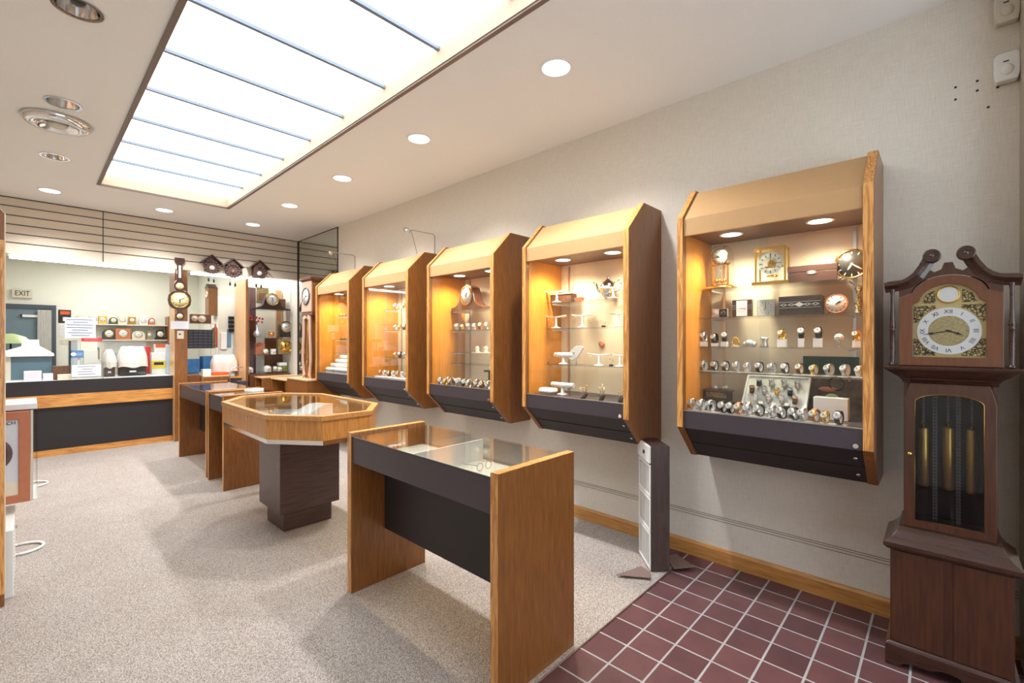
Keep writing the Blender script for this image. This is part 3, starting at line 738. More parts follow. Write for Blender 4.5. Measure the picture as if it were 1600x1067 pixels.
for k, px in enumerate([1083, 1096, 1111, 1130, 1142, 1155, 1169, 1187, 1207, 1222, 1241, 1255, 1262+12, 1287+3, 1311]):
    y = ybyp(px, xf); rz = DF-R(30+random.uniform(-15, 10))
    put_stand((xf, y, 1.0405), rz, f'white watch stand, {ORD[k]} from left in front row at bottom of nearest cabinet', 'watch stands in the front row', 1.2)
    put(kd_[k], (xf, y, 1.0445), rz, f'{KN[kd_[k]]} watch, {ORD[k]} from left in bottom front row of nearest cabinet', 'watches in the bottom front row', 1.3)

# ---- second nearest cabinet: jewellery stands
def tbar(px, z, label, w=.14, h=.09, x=W-.212, beads=True):
    w *= 1.35
    t = thing('necklace_stand', label, 'jewellery stand', (x, max(ybyp(px, x), CABY[1]+.045+w/2), z+.0005), DF)
    MB().lathe([(.04, 0), (.038, .006), (.012, .012), (.008, .03), (.008, h)], seg=20).build('base', 'white', t)
    MB().prism([(-w/2, h+.012), (-w/2, h+.002), (0, h-.008), (w/2, h+.002), (w/2, h+.012), (0, h+.004)], 'y', -.008, .008).build('crossbar', 'white', t, .002)
    if beads:
        m = MB()
        for sx in (-.8, -.6, .6, .8): m.tube([(sx*w/2, -.009, h), (sx*w/2, -.009, h*.35)], .0007, 5)
        m.build('chains', 'gold', t)
S4 = SHELF[1]
tbar(870, S4[2], 'white T-bar stand at left of top shelf, second nearest cabinet', .16, .085, beads=False)
tbar(958, S4[2], 'white T-bar stand in front of silver teapot, top shelf', .15, .08)
tbar(869, S4[1], 'white T-bar stand at left end of middle shelf, second nearest cabinet')
tbar(910, S4[1], 'white T-bar stand in centre of middle shelf, second nearest cabinet')
tbar(966, S4[1], 'white T-bar stand at right end of middle shelf, second nearest cabinet', .1)
tbar(936, S4[0], 'white T-bar stand with chains on lowest glass shelf', .15, .08)
tbar(969, S4[0], 'white T-bar stand at right end of lowest glass shelf', .09, .08)
t = thing('jewellery_chest', 'painted trinket chest with open floral sides on top left shelf', 'box', (W-.12, ybyp(884, W-.12), S4[2]+.0005), DF)
MB().box(-.16, -.04, 0, .08, .04, .07).build('body', 'patina', t, .001); MB().box(-.165, -.045, .07, .085, .045, .076).build('lid', 'offwhite', t)
t = thing('copper_basket', 'small copper-coloured wooden basket beside trinket chest on top shelf', 'box', (W-.13, ybyp(905, W-.13), S4[2]+.0005), DF)
MB().loft([(-.025, -.02, .025, .02, 0), (-.032, -.027, .032, .027, .035)]).build('body', 'copper', t); MB().torus((0, 0, .035), .024, .003, 'y').build('handle', 'copper', t)
t = thing('teapot', 'tall silver teapot with curved spout and handle on top shelf', 'teapot', (W-.1, ybyp(950, W-.1), S4[2]+.0005), DF); t.scale.x = 1.15
MB().lathe([(.03, 0), (.022, .012), (.04, .035), (.058, .08), (.05, .12), (.034, .14), (.02, .15), (.006, .165), (.008, .175), (.0001, .182)], seg=24).build('body', 'chrome', t)
MB().tube([(-.05, 0, .06), (-.08, 0, .09), (-.09, 0, .13), (-.11, 0, .145)], .011, 10, r2=.006).build('spout', 'chrome', t)
MB().tube([(.045, 0, .13), (.085, 0, .145), (.1, 0, .11), (.085, 0, .07), (.05, 0, .06)], .005, 8).build('handle', 'chrome', t)
def tree(px, x, z, label, h=.05, n=3):
    t = thing('earring_stand', label, 'jewellery stand', (x, ybyp(px, x), z+.0005), DF+R(random.uniform(-20, 20)))
    MB().box(-.012, -.009, 0, .012, .009, .012).build('base', 'black', t)
    m = MB()
    for k in range(n): m.tube([((k-(n-1)/2)*.008, 0, .012), ((k-(n-1)/2)*.02, 0, h*(.7+.3*random.random()))], .0013, 5)
    m.build('wires', 'steel', t)
    m = MB()
    for k in range(n): m.sphere(((k-(n-1)/2)*.02, -.003, h*.85-.008*k), .0045, seg=8)
    m.build('earrings', 'gold', t)
tree(943, x0, S4[1], 'small black-based wire earring stand on middle shelf', .055)
tree(955, x0, S4[0], 'black-based earring stand on lowest glass shelf between T-bars', .06, 2)
tree(855, x0, S4[0], 'black-based earring stand at left edge of lowest glass shelf', .07, 3)
def roll(px, x, z, label, w=.13, h=.055):
    w *= 1.4
    t = thing('bracelet_stand', label, 'jewellery stand', (x, ybyp(px, x), z+.0005), DF)
    MB().lathe([(.045, 0), (.04, .006), (.013, .014), (.012, h)], seg=20).build('base', 'white', t)
    MB().lathe([(.016, -w/2), (.02, -w/2+.004), (.02, w/2-.004), (.016, w/2)], (0, 0, h+.018), 'x', 20).build('roll', 'velvet', t)
    m = MB()
    for k in range(6): m.torus((-w*.38+k*w*.15, 0, h+.018), .0208, .0015, 'x', 20, rs=5)
    m.build('bracelets', 'silver', t)
roll(881, x0, S4[0], 'white bracelet roll stand on lowest glass shelf, left side', .13)
roll(879, W-.27, 1.04, 'white bracelet roll stand at bottom left of second nearest cabinet', .15)
t = thing('ring_pad', 'puffy white ring pad resting on glass block, bottom left front', 'jewellery stand', (W-.38, ybyp(856, W-.38), 1.0405), DF)
MB().box(-.045, -.03, 0, .045, .03, .016).build('block', 'glassedge', t)
MB().loft([(-.06, -.03, .06, .03, .018), (-.07, -.038, .07, .038, .03), (-.062, -.025, .062, .04, .055)]).build('pad', 'velvet', t, .006)
t = thing('necklace_bust', 'white leaf-shaped necklace bust on lowest glass shelf', 'jewellery stand', (x0, ybyp(900, x0), S4[0]+.0005), DF); t.scale = (1.3, 1, 1.25)
MB().prism([(-.05, .035), (-.02, .025), (.02, .05), (.06, .105), (.05, .118), (0, .115), (-.04, .08)], 'y', -.012, .0).build('bust', 'white', t, .004)
MB().tube([(.0, .0, .0), (.0, -.004, .06)], .006, 8).build('prop', 'white', t)
MB().sphere((-.01, -.014, .075), .006, seg=8).build('pendant', 'steel', t)
t = thing('brooch', 'round bronze flower brooch pinned on the back panel', 'brooch', (W-.013, ybyp(940, W-.013), 1.40), DF)
MB().sphere((-.005, -.008, .035), .02, sy=.4).sphere((.006, -.009, .02), .02, sy=.4).sphere((.018, -.008, .03), .014, sy=.4).build('petals', 'copper', t)
random.seed(3)
for k in range(12):
    x = W-.4+(k % 4)*.065; y = CABY[1]+.1+(k//4)*.15+(k % 4)*.035
    tree(800, x, 1.04, 'x', random.uniform(.06, .11), random.choice((2, 3)))
    o_ = [o for o in COL.objects if o.name.startswith('earring_stand')][-1]; o_.location = (x, y, 1.0405)
    tag(o_, f'low black-based earring stand, {ORD[k//4]} from right and {ORD[k%4]} from front on cabinet floor', 'jewellery stand', 'earring stands on the cabinet floor')

# ---- middle cabinet
S3 = SHELF[2]
t = thing('tambour_clock', 'brown humped mantel clock on the top shelf of middle cabinet', 'clock', (W-.165, ybyp(734, W-.165), S3[3]+.0005), DF); t.scale = (1.35, 1.1, 1.4)
prof = [(-.2, 0), (-.2, .02), (-.14, .03), (-.1, .06), (-.085, .11), (-.06, .155), (0, .175), (.06, .155), (.085, .11), (.1, .06), (.14, .03), (.2, .02), (.2, 0)]
MB().prism([(x*.85, z) for x, z in prof], 'y', -.04, .06).build('case', 'mahog_l', t, .003)
dial(t, (0, -.045, .095), .058, 'silver', 'brass', hr=12.5, mn=1)
for k in range(9):
    kd = ['silver', 'gold', 'silver', 'white', 'rose'][k % 5]; y = CABY[2]+CW-.12-k*.085
    put(kd, (x0, y, S3[2]+.0005), DF+R(30), f'{KN[kd]} watch, {ORD[k]} from left in upper row of middle cabinet', 'watches in upper row of middle cabinet', 1.35)
for k in range(4):
    t = thing('pocket_watch', f'round pocket watch, {ORD[k]} from left on the pale shelf of middle cabinet', 'pocket watch', (x0, CABY[2]+.5-k*.12, S3[1]+.0005), DF, 'pocket watches on the pale shelf'.__len__() and 'pocket watches on the pale shelf')
    dial(t, (0, 0, .034), .026, 'white', 'steel'); MB().box(-.015, 0, 0, .015, .02, .012).build('rest', 'white', t)
    MB().tube([(-.02, 0, .05), (-.05, 0, .055), (-.06, 0, .02)], .002, 6).build('chain', 'brass', t)
b = tag(MB().box(-.24, 0, 0, .24, .1, .004).build('shelf_liner', 'cream', None, 0, (W-.24, CABY[2]+.3, S3[1]-.0035+.0001)), 'cream liner strip lying on the third shelf of middle cabinet', 'liner'); b.rotation_euler.z = DF; b.location.z = S3[1]; b.scale.z = .1
t = thing('black_pedestal', 'black stepped pedestal with white cone in middle cabinet', 'jewellery stand', (x0, CABY[2]+.3, 1.0405), DF)
MB().box(-.03, -.02, 0, .03, .03, .13).box(-.08, -.03, .13, .08, .04, .145).build('stand', 'black', t); MB().lathe([(.022, .146), (.014, .17), (.006, .21), (.0001, .215)], (-.02, 0, 0), seg=16).build('cone', 'white', t)
b = tag(MB().box(-.045, -.03, 0, .045, .03, .12).build('white_card_box', 'white', None, .001, (x0, CABY[2]+.15, 1.0405)), 'white box at bottom right of middle cabinet', 'box'); b.rotation_euler.z = DF
k = 0
for r_ in range(2):
    for c_ in range(9):
        kd = ['silver', 'silver', 'gold', 'black', 'brown'][(c_*2+r_) % 5]; x = W-.4+r_*.07; y = CABY[2]+.8-c_*.083-r_*.03
        put(kd, (x, y, 1.0405), DF+R(random.uniform(0, 60)), f'{KN[kd]} watch, {ORD[c_]} from left in {["front", "rear"][r_]} bottom row, middle cabinet', 'watches on the floor of middle cabinet', 1.35)
t = thing('easel_frame', 'dark easel stand with tray at right of top shelf, middle cabinet', 'stand', (W-.12, CABY[2]+.13, S3[3]+.0005), DF)
MB().box(-.06, -.03, 0, .06, .03, .05).build('box', 'blackwood', t); MB().box(-.006, 0, .05, .006, .01, .22).box(-.04, 0, .2, .04, .01, .21).build('easel', 'blackwood', t)

# ---- second farthest cabinet
S2 = SHELF[3]
for si, (z, n) in enumerate(((S2[2], 4), (S2[1], 7), (S2[0], 6))):
    for k in range(n):
        kd = ['silver', 'white', 'gold', 'black'][(k+si) % 4]; y = CABY[3]+.66-k*.09
        put(kd, (x0, y, z+.0005), DF+R(25), f'{KN[kd]} watch, {ORD[k]} from left on {["top", "middle", "lowest"][si]} shelf of second farthest cabinet', 'watches in second farthest cabinet', 1.35)
for k in range(8):
    kd = ['rose', 'silver', 'brown', 'silver'][k % 4]; y = CABY[3]+.8-k*.09
    put(kd, (W-.3, y, 1.0555), DF+R(25), f'{KN[kd]} watch, {ORD[k]} from left on floor trays of second farthest cabinet', 'watches on trays in second farthest cabinet', 1.35)
for k in range(2):
    b = tag(MB().box(-.17, -.06, 0, .17, .06, .014).build('white_tray', 'white', None, .002, (W-.32, CABY[3]+.25+k*.38, 1.0405)), f'flat white watch tray, {["right", "left"][k]} one on floor of second farthest cabinet', 'tray', 'flat trays in second farthest cabinet'); b.rotation_euler.z = DF
b = tag(MB().box(-.05, -.01, 0, .05, .01, .025).build('name_block', 'copper', None, .001, (W-.1, CABY[3]+.5, 1.4)), 'small copper plaque on the back of second farthest cabinet', 'plaque'); b.rotation_euler.z = DF; b.location = (W-.0225, CABY[3]+.5, 1.4)
t = thing('framed_photo', 'small dark framed photo at top right of second farthest cabinet', 'picture frame', (W-.08, CABY[3]+.12, S2[2]+.0005), DF)
MB().box(-.05, 0, 0, .05, .012, .17).build('frame', 'mahog', t); MB().box(-.035, -.002, .02, .035, 0, .15).build('print', 'paper', t)
# ---- farthest cabinet
S1 = SHELF[4]
t = thing('wooden_bowl', 'orange wooden hanging bowl under top shelf of farthest cabinet', 'ornament', (x0, CABY[4]+.3, S1[1]+.115), DF)
MB().lathe([(.02, 0), (.06, .03), (.075, .06), (.07, .06), (.055, .034), (.0001, .01)], seg=24, cap=False).build('bowl', 'copper', t); MB().lathe([(.05, -.1145), (.02, -.1), (.02, 0)], seg=20).build('foot', 'copper', t)
for si, z in enumerate((S1[2], S1[1])):
    for k in range(8):
        t = thing('ring_box', f'small jewellery piece, {ORD[k]} from left on {["top", "middle"][si]} shelf of farthest cabinet', 'jewellery', (x0, CABY[4]+.75-k*.085, z+.0005), DF, 'small jewellery in farthest cabinet')
        MB().box(-.018, -.014, 0, .018, .014, .012).build('base', 'black', t); MB().torus((0, 0, .024), .011, .0025, 'y', 14, rs=6).build('ring', 'gold' if si else 'silver', t)
for k in range(4):
    t = thing('bracelet_roll', f'long white bracelet roll, {ORD[k]} from bottom of the stepped rack in farthest cabinet', 'jewellery stand', (W-.36+k*.065, CABY[4]+.5, 1.0405), DF, 'stepped bracelet rolls')
    MB().box(-.3, -.02, 0, .3, .02, .015+.052*k).build('step', 'white', t)
    MB().lathe([(.02, -.3), (.027, -.294), (.027, .294), (.02, .3)], (0, 0, .043+.052*k), 'x', 18).build('roll', 'velvet', t)

# spotlights on top of cabinets
def wallspot(y, label):
    t = thing('arm_spotlight', label, 'spotlight', (W-.003, y, 2.39))
    MB().tube([(0, 0, 0), (0, 0, .23), (-.02, .004, .25), (-.3, .02, .25)], .0045, 8).build('arm', 'grey', t)
    m = MB(); m.T = Matrix.Translation((-.32, .03, .235)) @ Matrix.Rotation(R(25), 4, 'X')
    m.lathe([(.022, -.0), (.026, .02), (.024, .07), (.012, .075)], axis='y', seg=16); m.build('lamp_head', 'chrome', t)
    MB().tube([(-.3, .02, .25), (-.27, 0, .12), (-.24, -.01, .0)], .002, 6).build('cable', 'black', t)
wallspot(4.1, 'chrome arm spotlight standing above the second farthest wall cabinet')
wallspot(5.9, 'chrome arm spotlight above the farthest wall cabinet beside mirror edge')

# ------------------------------------------------------------------ free-standing counters
def counter(label, x_0, x_1, y_0, y_1, name='display_counter'):
    o = (x_0, y_0, .006); t = thing(name, label, 'display counter', o, group='oak and glass display counters')
    w = .042
    for a, b in ((y_0, y_0+w), (y_1-w, y_1)):
        sp = MB(o).box(x_0, a, .006, x_1, b, .925).build('side_panel', 'oak', t, .002)
        MB(o).box(x_0-.002, a+.001, .008, x_0, b-.001, .923).box(x_0, a+.001, .925, x_1, b-.001, .9265).build('edge_band', 'oak_edge', sp)
    a, b = y_0+w+.0005, y_1-w-.0005
    MB(o).box(x_0+.006, a, .755, x_0+.022, b, .9).build('front_board', 'dark', t, .001)
    MB(o).box(x_0+.215, a, .32, x_0+.233, b, .77).build('modesty_panel', 'darker', t)
    MB(o).box(x_0+.022, a, .77, x_1-.02, b, .785).build('case_floor', 'offwhite', t)
    MB(o).box(x_1-.02, a, .70, x_1-.008, b, .77).build('back_board', 'oak_h', t)
    MB(o).box(x_1-.014, a, .77, x_1-.008, b, .903).build('back_glass', 'glassedge', t)
    MB(o).box(x_0+.004, a, .904, x_1-.004, b, .912).build('glass_top', 'glassedge', t)
    MB(o).box(x_0+.003, a, .9, x_0+.012, b, .904).build('glass_rail', 'black', t)
    return t
CA = counter('large oak and glass display counter in the foreground beside red tiles', 1.272, 1.785, 1.272, 2.5)
o = (1.272, 1.272, .006)
MB(o).box(1.296, 1.88, .785, 1.763, 1.89, .9).build('divider', 'white', CA)
counter('oak display counter at the far end, nearest the back service counter', 1.31, 1.84, 5.68, 6.98)
counter('short oak display counter between the octagonal table and far counter', 1.30, 1.84, 5.03, 5.6)
def flat(name, label, cat, x, y, z, w, d, h, mat, rz=0, group=None):
    b = MB().box(-w/2, -d/2, 0, w/2, d/2, h).build(name, mat, None, min(.001, h/4), (x, y, z)); b.rotation_euler.z = rz
    return tag(b, label, cat, group)
flat('paper_tray', 'white flat tray lying at near end inside the foreground counter', 'tray', 1.5, 1.5, .7855, .2, .2, .012, 'paper', .1)
flat('paper_pad', 'white pad, left of two at far end inside the foreground counter', 'pad', 1.4, 2.3, .7855, .16, .12, .02, 'paper', .2)
flat('paper_pad', 'white pad, right of two beside divider inside the foreground counter', 'pad', 1.5, 2.08, .7855, .18, .14, .02, 'paper', -.1)
t = thing('wire_glasses', 'thin wire spectacles on dark card inside the foreground counter', 'spectacles', (1.62, 1.72, .788))
MB().torus((-.03, 0, .02), .02, .0012, 'y', 18, rs=5).torus((.03, 0, .02), .02, .0012, 'y', 18, rs=5).build('rims', 'black', t); MB().tube([(.05, 0, .03), (.05, .1, .02)], .0012, 5).tube([(-.05, 0, .03), (-.05, .1, .02)], .0012, 5).build('temples', 'black', t)
for k in range(6):
    flat('ring_tray', f'small silver jewellery piece, {ORD[k]} from near end inside the far counter', 'jewellery', 1.5+(k % 2)*.12, 5.9+k*.16, .7855, .1, .08, .03, ['paper', 'steel', 'white'][k % 3], .3*k, 'trays inside the far counter')
flat('ring_tray', 'white jewellery tray inside the short counter', 'tray', 1.55, 5.3, .7855, .25, .3, .03, 'paper', .1)
flat('folded_cloth', 'crumpled white cloth on far end of the short counter top', 'cloth', 1.7, 5.46, .9125, .14, .12, .02, 'velvet', .4)

# ------------------------------------------------------------------ octagonal table
ox, oy = 1.535, 3.85
t = thing('octagonal_display_table', 'octagonal oak and glass display table on dark pedestal', 'display table', (ox, oy, .006))
def octg(hx, hy, ix, iy): return [(-hx+ix, -hy), (hx-ix, -hy), (hx, -hy+iy), (hx, hy-iy), (hx-ix, hy), (-hx+ix, hy), (-hx, hy-iy), (-hx, -hy+iy)]
MB().frame(octg(.415, .83, .24, .33), octg(.4, .815, .235, .325), 'z', .775, .91).build('case_wall', 'oak_l', t)
MB().frame(octg(.427, .842, .243, .332), octg(.385, .8, .23, .32), 'z', .911, .944).build('top_rim', 'oak_h', t, .002)
MB().prism(octg(.399, .814, .235, .325), 'z', .775, .79).build('case_floor', 'offwhite', t)
MB().prism(octg(.3845, .7995, .23, .32), 'z', .925, .933).build('glass_top', 'glassedge', t)
MB().frame(octg(.412, .827, .24, .33), octg(.38, .79, .23, .32), 'z', .745, .774).build('mirror_lip', 'chrome', t)
MB().prism(octg(.38, .79, .23, .32), 'z', .757, .774).build('underside', 'offwhite', t)
MB().lathe([(.008, -.424), (.008, -.415)], (0, -.1, .88), 'x', 14).build('lock', 'chrome', t)
PX0, PX1, PY0, PY1 = 1.29-ox, 1.75-ox, 3.58-oy, 4.02-oy
MB().box(PX0, PY0, .15, PX1, PY1, .755).build('pedestal', 'walnut_x', t, .003)
MB().box(PX0+.045, PY0+.045, 0, PX1-.045, PY1-.045, .15).build('plinth', 'walnut_x', t, .002)
z = .797
t = thing('watch_ramp', 'white sloping display ramp inside the octagonal table', 'tray', (1.6, 3.86, z), .35)
MB().prism([(-.24, 0), (.2, 0), (.2, .115), (.1, .115)], 'y', -.09, .09).build('ramp', 'velvet', t)
flat('glass_tray', 'pale rectangular tray of small items at left inside octagonal table', 'tray', 1.33, 3.6, z, .18, .3, .02, 'velvet', .1)
flat('glass_tray', 'pale tray at far end inside octagonal table', 'tray', 1.6, 4.3, z, .2, .24, .02, 'grey', .1)
flat('glass_tray', 'white patterned tray at near end inside octagonal table', 'tray', 1.57, 3.33, z, .4, .26, .02, 'velvet', -.1)
for k in range(6): put(['silver', 'black', 'silver', 'brown', 'white', 'silver'][k], (1.32+.02*(k % 2), 3.5+.05*k, z+.021), .5*k, f'{ORD[k]} watch from near end in pale left tray of octagonal table', 'watches in the octagonal table left tray')
for k in range(5): put(['silver', 'silver', 'white', 'brown', 'silver'][k], (1.47+.05*k, 3.35+.03*(k % 2), z+.021), .4*k, f'{ORD[k]} watch from left in the near tray inside the octagonal table', 'watches in the octagonal table near tray')

# ------------------------------------------------------------------ grandfather clock
gc = thing('grandfather_clock', 'tall mahogany grandfather clock with swan-neck top and brass weights', 'grandfather clock', (2.67, -.023, 0), DF)
P_ = lambda *a, **k: MB(*a, **k)
sk_ = [(-.207, .002), (-.16, .002), (-.15, .02), (-.12, .03), (-.06, .032), (-.03, .045), (0, .05), (.03, .045), (.06, .032), (.12, .03), (.15, .02), (.16, .002), (.207, .002), (.207, .09), (-.207, .09)]
MB().prism(sk_, 'y', -.012, .004).box(-.207, .004, .002, -.19, .27, .09).box(.19, .004, .002, .207, .27, .09).loft([(-.207, -.012, .207, .27, .09), (-.2, -.006, .2, .27, .098), (-.194, 0, .194, .27, .104)]).build('plinth', 'mahog_h', gc, .001)
MB().box(-.19, .002, .104, .19, .265, .52).build('base_case', 'mahog', gc, .001)
for sx in (-1, 1): MB().box(min(sx*.016, sx*.185), -.004, .11, max(sx*.016, sx*.185), .002, .515).build('base_panel', 'mahog', gc, .0015)
MB().loft([(-.192, -.004, .192, .27, .518), (-.2, -.012, .2, .27, .522), (-.213, -.024, .213, .27, .535), (-.213, -.024, .213, .27, .552), (-.2, -.014, .2, .27, .562), (-.185, .0, .185, .26, .575), (-.168, .016, .168, .25, .6), (-.16, .022, .16, .25, .62), (-.16, .022, .16, .25, .63)]).build('waist_moulding', 'mahog_h', gc, .001)
yw = .035
mb = MB().box(-.145, yw, .63, -.13, .23, 1.27).box(.13, yw, .63, .145, .23, 1.27).box(-.13, .215, .63, .13, .23, 1.27)
mb.build('waist_case', 'mahog', gc); MB().box(-.13, .213, .63, .13, .2145, 1.27).box(-.13, .05, .63, .13, .213, .634).build('dark_lining', 'black', gc)
def archloop(x0, x1, z0, z1, za, n=16):
    pts = [(x0, z0), (x1, z0), (x1, z1)]
    cx = (x0+x1)/2; hw = (x1-x0)/2
    for k in range(1, n): a = pi*k/n; pts.append((cx+hw*cos(a), z1+(za-z1)*sin(a)))
    return pts+[(x0, z1)]
inn = archloop(-.106, .106, .665, 1.185, 1.222)
out = [(-.142, .632), (.142, .632), (.142, 1.19)]+[(.142-.284*k/16, 1.266) for k in range(1, 16)]+[(-.142, 1.19)]
d = MB().frame(out, inn, 'y', .015, yw-.0005).build('door', 'mahog', gc, .0015)
MB().box(-.115, .026, .655, .115, .029, 1.235).build('glass', 'glassdark', d)
MB().tube([(x, .024 if False else .0145, z_) for x, z_ in inn], .0012, 5, True).build('bead', 'brass', d)
MB().lathe([(.003, -.002), (.009, -.012), (.008, -.018), (.0001, -.02)], (-.124, .015, .955), 'y', 14, cap=False).build('knob', 'brass', d)
for cx, z0, z1 in ((-.08, .805, 1.06), (0, .805, 1.07), (.073, .805, 1.07)):
    w_ = MB().lathe([(.0001, z0-.004), (.016, z0-.004), (.0185, z0), (.0185, z1), (.016, z1+.004), (.003, z1+.008), (.002, z1+.02)], (cx, .09, 0), seg=24, cap=False).build('weight', 'brass_s', gc)
    MB().torus((cx, .09, z1+.027), .006, .0015, 'y', 12, rs=5).build('hook', 'brass', w_)
def chain(cx, z0, z1):
    m = MB(); z = z0; k = 0
    while z < z1: m.torus((cx, .09, z), .0032, .0009, 'y' if k % 2 else 'x', 8, sy=1.5, rs=4); z += .0072; k += 1
    m.build('chain', 'steel', gc)
for cx, z0 in ((-.08, 1.09), (0, 1.1), (.073, 1.1), (-.047, .66), (-.038, .66), (.028, .66), (.036, .66)): chain(cx, z0, 1.262)
MB().loft([(-.148, .03, .148, .24, 1.264), (-.15, .026, .15, .245, 1.275), (-.16, .014, .16, .25, 1.29), (-.178, -.006, .178, .26, 1.305), (-.196, -.022, .196, .265, 1.318), (-.2, -.026, .2, .27, 1.322), (-.21, -.034, .21, .275, 1.328), (-.212, -.036, .212, .275, 1.338), (-.208, -.03, .208, .27, 1.343)]).build('hood_moulding', 'mahog_h', gc, .001)
MB().box(-.16, .02, 1.343, -.15, .25, 1.72).box(.15, .02, 1.343, .16, .25, 1.72).box(-.15, .24, 1.343, .15, .25, 1.72).box(-.15, .02, 1.712, .15, .25, 1.72).build('hood_case', 'mahog', gc)
inn = archloop(-.113, .113, 1.383, 1.612, 1.694, 20); inn = inn[:3]+[(min(.085, max(-.085, x)) if False else x, z) for x, z in inn[3:]]
arc = [(.117*cos(pi*k/20)*1.0, 1.65+.081*sin(pi*k/20)) for k in range(1, 20)]
out = [(-.16, 1.345), (.16, 1.345), (.16, 1.645)]+arc+[(-.16, 1.645)]
inn2 = [(-.113, 1.383), (.113, 1.383), (.113, 1.612)]+[(.093*cos(pi*k/20), 1.612+.082*sin(pi*k/20)) for k in range(1, 20)]+[(-.113, 1.612)]
MB().frame(out, inn2, 'y', -.002, .018).build('hood_door', 'mahog_l', gc, .0015)
# dial
dcz0 = 1.4975
dp = MB().prism(archloop(-.114, .114, 1.382, 1.61, 1.696, 24), 'y', .022, .024).build('dial_plate', 'palebrass', gc)
for sx in (-1, 1):
    for sz in (-1, 1):
        a_ = [(sx*.04, dcz0+sz*.108), (sx*.111, dcz0+sz*.108), (sx*.111, dcz0+sz*.035)]+[(sx*.104*cos(t_), dcz0+sz*.104*sin(t_)) for t_ in (R(20), R(33), R(45), R(57), R(68))]
        MB().prism(a_, 'y', .0195, .0215).build('spandrel', 'lace', dp)
    MB().prism([(sx*.088, 1.615), (sx*.04, 1.615), (sx*.042, 1.672), (sx*.07, 1.655)], 'y', .0195, .0215).build('arch_spandrel', 'lace', dp)
dz = 1.493; dcz = 1.495
cr = MB().frame(circ(.1, 48, 0, dcz), circ(.064, 48, 0, dcz), 'y', .0155, .019).build('chapter_ring', 'silver', dp)
MB().lathe([(.064, .0175), (.0001, .017)], (0, 0, dcz), 'y', 40, cap=False).build('dial_centre', 'brassdull', dp)
for k, s_ in enumerate(['XII', 'I', 'II', 'III', 'IIII', 'V', 'VI', 'VII', 'VIII', 'IX', 'X', 'XI']):
    a = k*pi/6; o_ = text('numeral', s_, .023, 'black', dp, (0, 0, 0), (0, 0, 0), .0006)
    o_.matrix_basis = Matrix.Translation((.082*sin(a), .0152, dcz+.082*cos(a))) @ Matrix.Rotation(a, 4, 'Y') @ Matrix.Rotation(R(90), 4, 'X')
MB().lathe([(.033, .0165), (.0001, .016)], (0, 0, 1.65), 'y', 32, cap=False).build('small_dial', 'silver', dp)
MB().torus((0, .017, 1.65), .0345, .003, 'y', 32).build('small_dial_ring', 'brass', dp)
h = MB()
for a, L, w in ((111, .05, .0022), (259, .088, .0018)):
    h.T = Matrix.Translation((0, .0135, dcz)) @ Matrix.Rotation(R(a), 4, 'Y')
    h.prism([(-w, -.01), (-w, L*.5), (-w*2.6, L*.62), (-w, L*.74), (0, L), (w, L*.74), (w*2.6, L*.62), (w, L*.5), (w, -.01)], 'y', -.0006, .0006)
h.T = None; h.lathe([(.005, .0125), (.0001, .012)], (0, 0, dcz), 'y', 16, cap=False)
h.build('hands', 'black', dp)
for sx in (-1, 1):
    MB().lathe([(.012, 1.344), (.012, 1.35), (.008, 1.354), (.007, 1.36), (.0085, 1.42), (.0085, 1.5), (.011, 1.503), (.006, 1.508), (.011, 1.513), (.009, 1.53), (.0065, 1.6), (.0065, 1.66), (.009, 1.675), (.012, 1.69), (.012, 1.7)], (sx*.182, 0, 0), seg=16).build('column', 'mahog_h', gc)
L = [(-.2, 1.70), (-.2, 1.72), (-.15, 1.724), (-.119, 1.742), (-.093, 1.785), (-.078, 1.82), (-.06, 1.835), (-.045, 1.8), (-.062, 1.788), (-.064, 1.765), (-.044, 1.747), (-.022, 1.758), (-.013, 1.785)]
arcl = [(-.118, 1.70)] if False else []
poly = L+[(-x, z) for x, z in reversed(L)]
poly += [(.16, 1.70), (.16, 1.648), (.125, 1.648), (.121, 1.654)]+[(.121*cos(pi*k/16), 1.652+.083*sin(pi*k/16)) for k in range(1, 16)]+[(-.121, 1.654), (-.125, 1.648), (-.16, 1.648), (-.16, 1.70)]
MB().prism(poly, 'y', .0, .018).build('pediment', 'mahog', gc, .001)
for sx in (-1, 1):
    MB().box(min(sx*.125, sx*.2), 0, 1.648, max(sx*.125, sx*.16) if sx > 0 else -.125, .018, 1.70) if False else None
    pts = [(-.21, 1.712), (-.165, 1.716), (-.135, 1.726), (-.112, 1.748), (-.093, 1.78), (-.078, 1.812), (-.064, 1.832), (-.05, 1.838)]
    m = MB(); vs = []; n_ = len(pts)
    for i, (x, z) in enumerate(pts):
        a = pts[max(i-1, 0)]; b = pts[min(i+1, n_-1)]; dx, dz_ = b[0]-a[0], b[1]-a[1]; q_ = math.hypot(dx, dz_); nx, nz = dz_/q_, -dx/q_
        for off, yy in ((0, -.03), (.014, -.03), (.028, -.012), (.042, -.0005), (0, -.0005)):
            vs.append((-sx*(x+nx*off), yy, z+nz*off))
    fs = [(i*5+k, i*5+(k+1) % 5, i*5+5+(k+1) % 5, i*5+5+k) for i in range(n_-1) for k in range(5)]+[(0, 1, 2, 3, 4), tuple((n_-1)*5+k for k in range(5))]
    m.add(vs, fs).build('swan_neck', 'mahog_h', gc)
    rs_ = MB().lathe([(.029, -.0005), (.029, -.036), (.025, -.041), (.02, -.035), (.014, -.041), (.01, -.036), (.005, -.043), (.0001, -.044)], (sx*.052, 0, 1.814), 'y', 28, cap=False).build('rosette', 'mahog_h', gc)
    MB().box(*(sorted((sx*.16, sx*.205))[0], .0, 1.70), sorted((sx*.16, sx*.205))[1], .25, 1.718).build('side_cornice', 'mahog_h', gc)

